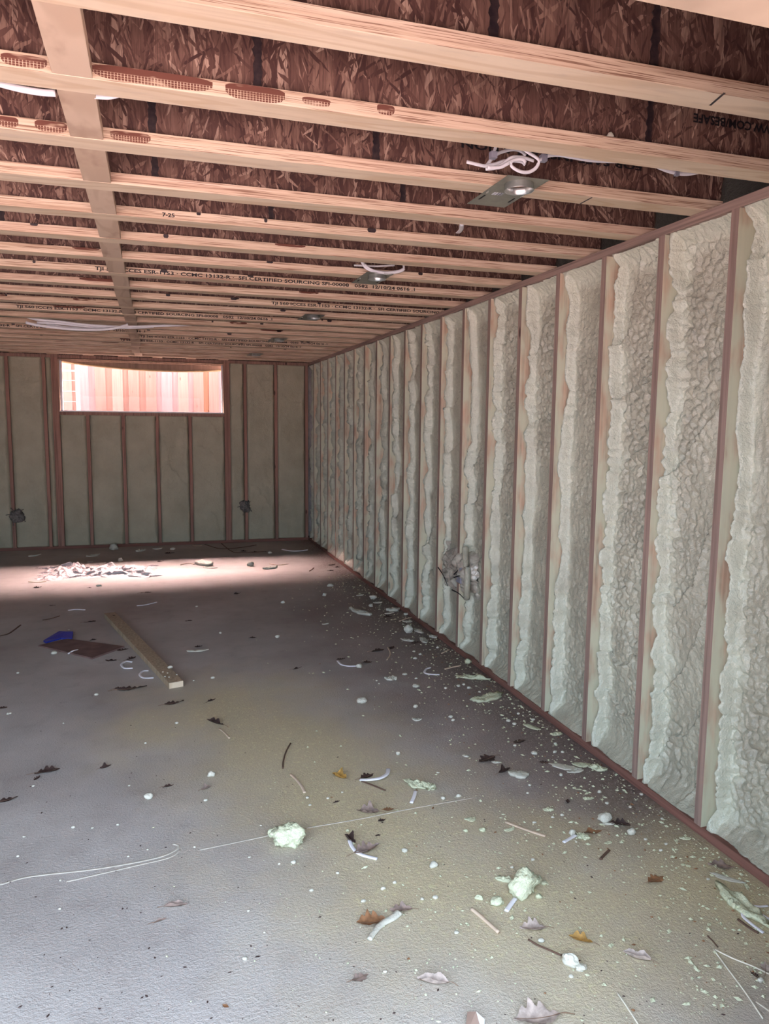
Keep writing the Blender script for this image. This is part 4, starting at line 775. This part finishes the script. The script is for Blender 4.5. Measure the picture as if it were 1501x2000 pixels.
# far wall foot
chunk(222, 1074, 17, 'foam lump at the foot of the far wall under the window', .8, M_CHUNKW); scrap(170, 1089, 196, 1083, .3, 'pale foam scrap left of the lump at the far wall', M_CHUNKW, .5); scrap(56, 1088, 78, 1084, .3, 'thin foam scrap at the left foot of the far wall', M_CHUNKW, .5); scrap(266, 1078, 282, 1075, .5, 'foam scrap right of the lump at the far wall', M_CHUNKW, .5); scrap(298, 1073, 318, 1072, .4, 'second foam scrap right of the far wall lump', M_CHUNKW, .5)
chunk(337, 1074, 9, 'small foam bit at the far wall below the window middle', .6, M_CHUNKW); leaf(331, 1081, 18, 0, M_LEAFD, 'dark leaf at the foot of the far wall', .6); strip([(376, 1066), (386, 1067), (394, 1066)], 3, 'white offcut at the far wall right of the leaf', M_TAN); chunk(235, 1097, 8, 'small upright foam bit on the edge of the light patch', 1.1, M_CHUNKW); scrap(170, 1098, 182, 1097, .4, 'thin foam flake on the left edge of the light patch', M_CHUNKW, .5)
scrap(386, 1100, 410, 1106, .5, 'dark edged foam scrap in the light patch below the window', M_CHUNKW, .5); scrap(398, 1109, 422, 1110, .25, 'thin foam flake below the dark edged scrap', M_CHUNKW, .4); strip([(353, 1104), (362, 1101), (372, 1101), (379, 1103)], 2.5, 'thin curved offcut left of the dark edged scrap', M_TAN); chunk(489, 1105, 14, 'foam lump in the light patch right of the window', .7, M_CHUNKW)
scrap(514, 1112, 541, 1109, .4, 'dark shaded foam scrap in the light patch near the right', M_CHUNKW, .6); strip([(526, 1102), (543, 1104), (562, 1102)], 2.5, 'thin pale offcut above the dark shaded scrap', M_TAN); strip([(551, 1074), (568, 1077), (584, 1077), (600, 1075)], 4, 'long white offcut near the far right corner'); chunk(527, 1081, 9, 'foam bit left of the long white offcut in the far corner', .5, M_CHUNKW)
strip([(400, 1064), (430, 1072), (470, 1070), (500, 1065)], 2, 'long thin twig at the foot of the far wall', M_TWIG, 'twig', 'twig', False); strip([(432, 1062), (450, 1076), (466, 1080), (520, 1078)], 2, 'second thin twig lying at the foot of the far wall', M_TWIG, 'twig', 'twig', False); leaf(476, 1077, 16, 0, M_LEAFD, 'dark leaf at the far wall between the thin twigs', .5); leaf(497, 1079, 14, 0, M_LEAFD, 'dark leaf right of the thin twigs at the far wall', .5)
leaf(648, 1104, 16, 20, M_LEAFD, 'dark leaf litter in the light patch near the right wall', .6); leaf(660, 1108, 13, 0, M_LEAFD, 'second dark leaf in the litter near the far right wall', .4); leaf(645, 1115, 12, 0, M_LEAFD, 'flat dark leaf before the litter near the far right wall', .2); strip([(604, 1116), (609, 1113), (612, 1110)], 2.5, 'tiny dark twig in the light patch near the right', M_TWIG, 'twig', 'twig', False); leaf(698, 1123, 12, 30, M_LEAFD, 'dark leaf bit at the wall corner where the light ends', .8)
# small crumbs one can count, by area
def chips(pts, label, group):
    for i, (x, y, wd) in enumerate(pts): chunk(x, y, wd, label, .6, M_CHUNKW, name='foam_crumb', group=group, sub=2)
chunk(412, 1516, 14, 'round white foam pebble above the small curled grey leaf', .8, M_CHUNKW); chunk(290, 1560, 17, 'jagged white foam pebble below left of the small dark leaf', .7, M_CHUNKW)
chips([(401, 1564, 8), (345, 1413, 7), (143, 1617, 8), (65, 1536, 6), (35, 1673, 6), (47, 1635, 6), (180, 1618, 6), (230, 1612, 6), (284, 1452, 5), (124, 1413, 4), (15, 1395, 6), (252, 1535, 5), (288, 1660, 5), (250, 1673, 5), (117, 1776, 6), (118, 1720, 5), (380, 1655, 5), (485, 1780, 6), (487, 1675, 6), (478, 1874, 11), (516, 1822, 6), (608, 1740, 9), (20, 1394, 5)], 'tiny white foam crumb scattered on the left and near floor', 'crumbs on the left floor')
chips([(415, 1325, 9), (188, 1358, 8), (35, 1315, 6), (134, 1231, 4), (384, 1185, 5), (430, 1237, 6), (378, 1330, 4)], 'tiny white foam crumb on the floor around the loose board', 'crumbs around the loose board')
chips([(573, 1686, 11), (545, 1688, 6), (659, 1706, 8), (790, 1664, 13), (847, 1693, 18), (850, 1755, 12), (824, 1757, 8), (709, 1761, 10), (748, 1737, 11), (752, 1899, 8), (891, 1823, 10), (865, 1561, 10), (895, 1556, 10), (855, 1510, 6), (600, 1559, 8), (640, 1560, 6), (668, 1548, 5), (605, 1573, 6), (1056, 1839, 14), (1115, 1909, 11), (1000, 1695, 8), (1040, 1680, 8), (509, 1613, 5), (770, 1725, 9)], 'small pale foam crumb in the dusty foreground', 'crumbs in the dusty foreground')
chips([(880, 1401, 9), (884, 1408, 8), (992, 1409, 9), (915, 1345, 8), (936, 1352, 6), (870, 1345, 7), (895, 1341, 9), (905, 1338, 7), (1004, 1415, 9), (1012, 1395, 7), (1040, 1407, 8), (1005, 1457, 7), (1083, 1470, 8), (1084, 1453, 7), (1098, 1470, 7), (1097, 1593, 8), (1043, 1607, 8), (1079, 1597, 7), (1034, 1535, 7), (1030, 1550, 6), (1095, 1515, 8), (1170, 1548, 9), (1125, 1645, 5), (1252, 1553, 8), (1290, 1662, 8), (1300, 1650, 7), (1260, 1640, 8), (1382, 1718, 7), (810, 1287, 8), (820, 1279, 7), (808, 1273, 6), (854, 1266, 7), (812, 1326, 6), (735, 1330, 5), (740, 1336, 4), (1185, 1570, 9), (1230, 1577, 7), (1292, 1600, 7)], 'small pale foam crumb among the litter along the right wall', 'crumbs along the right wall')
# dust fine crumbs nobody could count
def crumbs(name, mat, n, seed, sampler, smin, smax, label):
    r = random.Random(seed); V = []; Fq = []
    for i in range(n):
        x, y = sampler(r); s = smin*(smax/smin)**(r.random()**2.2); a = r.random()*6.28; l = r.uniform(.8, 2.2); b = len(V)
        for dx, dy, dz in ((l, 0, .3), (0, 1, .25), (-l, .2, .3), (0, -1, .2), (0, 0, 1.0)): V.append((x+s*(dx*math.cos(a)-dy*math.sin(a)), y+s*(dx*math.sin(a)+dy*math.cos(a)), s*dz))
        Fq += [(b, b+1, b+4), (b+1, b+2, b+4), (b+2, b+3, b+4), (b+3, b, b+4)]
    tag(link(name, npmesh(name, V, Fq, mat)), label, 'crumbs', kind='stuff')
def s_wall(r):
    # beside the bottom plate, thinning into the room
    y = 1.5+6*r.random()**1.7; return XR-.012-min(1.3, r.expovariate(1/(.26 if y > 2.6 else .34))), y
def s_dust(r):
    px, py = r.gauss(980, 260), r.gauss(1690, 120); p = FL(min(max(px, 300), 1500), max(py, 1400)); return min(p.x, XR-.04), p.y
def s_all(r):
    p = FL(r.uniform(-60, 1500), 1350+700*r.random()**.8); return min(p.x, XR-.03), p.y
crumbs('foam_dust', M_CHUNK, 3600, 1, s_wall, .0012, .0085, 'pale foam crumbs littering the floor along the right wall')
crumbs('dust_crumbs', M_CHUNK, 1500, 2, s_dust, .0009, .004, 'fine yellowish crumbs scattered over the dusty foreground')
crumbs('bark_bits', M_LEAFD, 700, 3, s_all, .0008, .0038, 'fine dark bark and leaf bits scattered over the whole floor')
crumbs('wall_bark_bits', M_LEAFR, 700, 5, s_wall, .001, .006, 'dark brown leaf bits mixed into the litter along the right wall')
# each counted crumb is told apart by the labelled thing it lies closest to
ORD = ['closest', 'second closest', 'third closest', 'fourth closest', 'fifth closest', 'sixth closest', 'seventh closest', 'eighth closest', 'ninth closest', 'tenth closest']
tops = [o for o in COL.objects if o.parent is None and o.get('label') and o.get('kind') is None]
crumb = [o for o in tops if str(o.get('group', '')).startswith('crumbs')]
refs = [o for o in tops if not o.get('group') and len(o['label'].split()) <= 10 and o.location.z < .1 and o.location.length > .5]
near_of = {}
for o in crumb:
    r = min(refs, key=lambda q: (q.location-o.location).length_squared); near_of.setdefault(r.name, []).append(((r.location-o.location).length, o.name))
for rn, lst in near_of.items():
    for (dist, on), wd in zip(sorted(lst), ORD): bpy.data.objects[on]['label'] = 'foam crumb %s to the %s' % (wd, bpy.data.objects[rn]['label'])
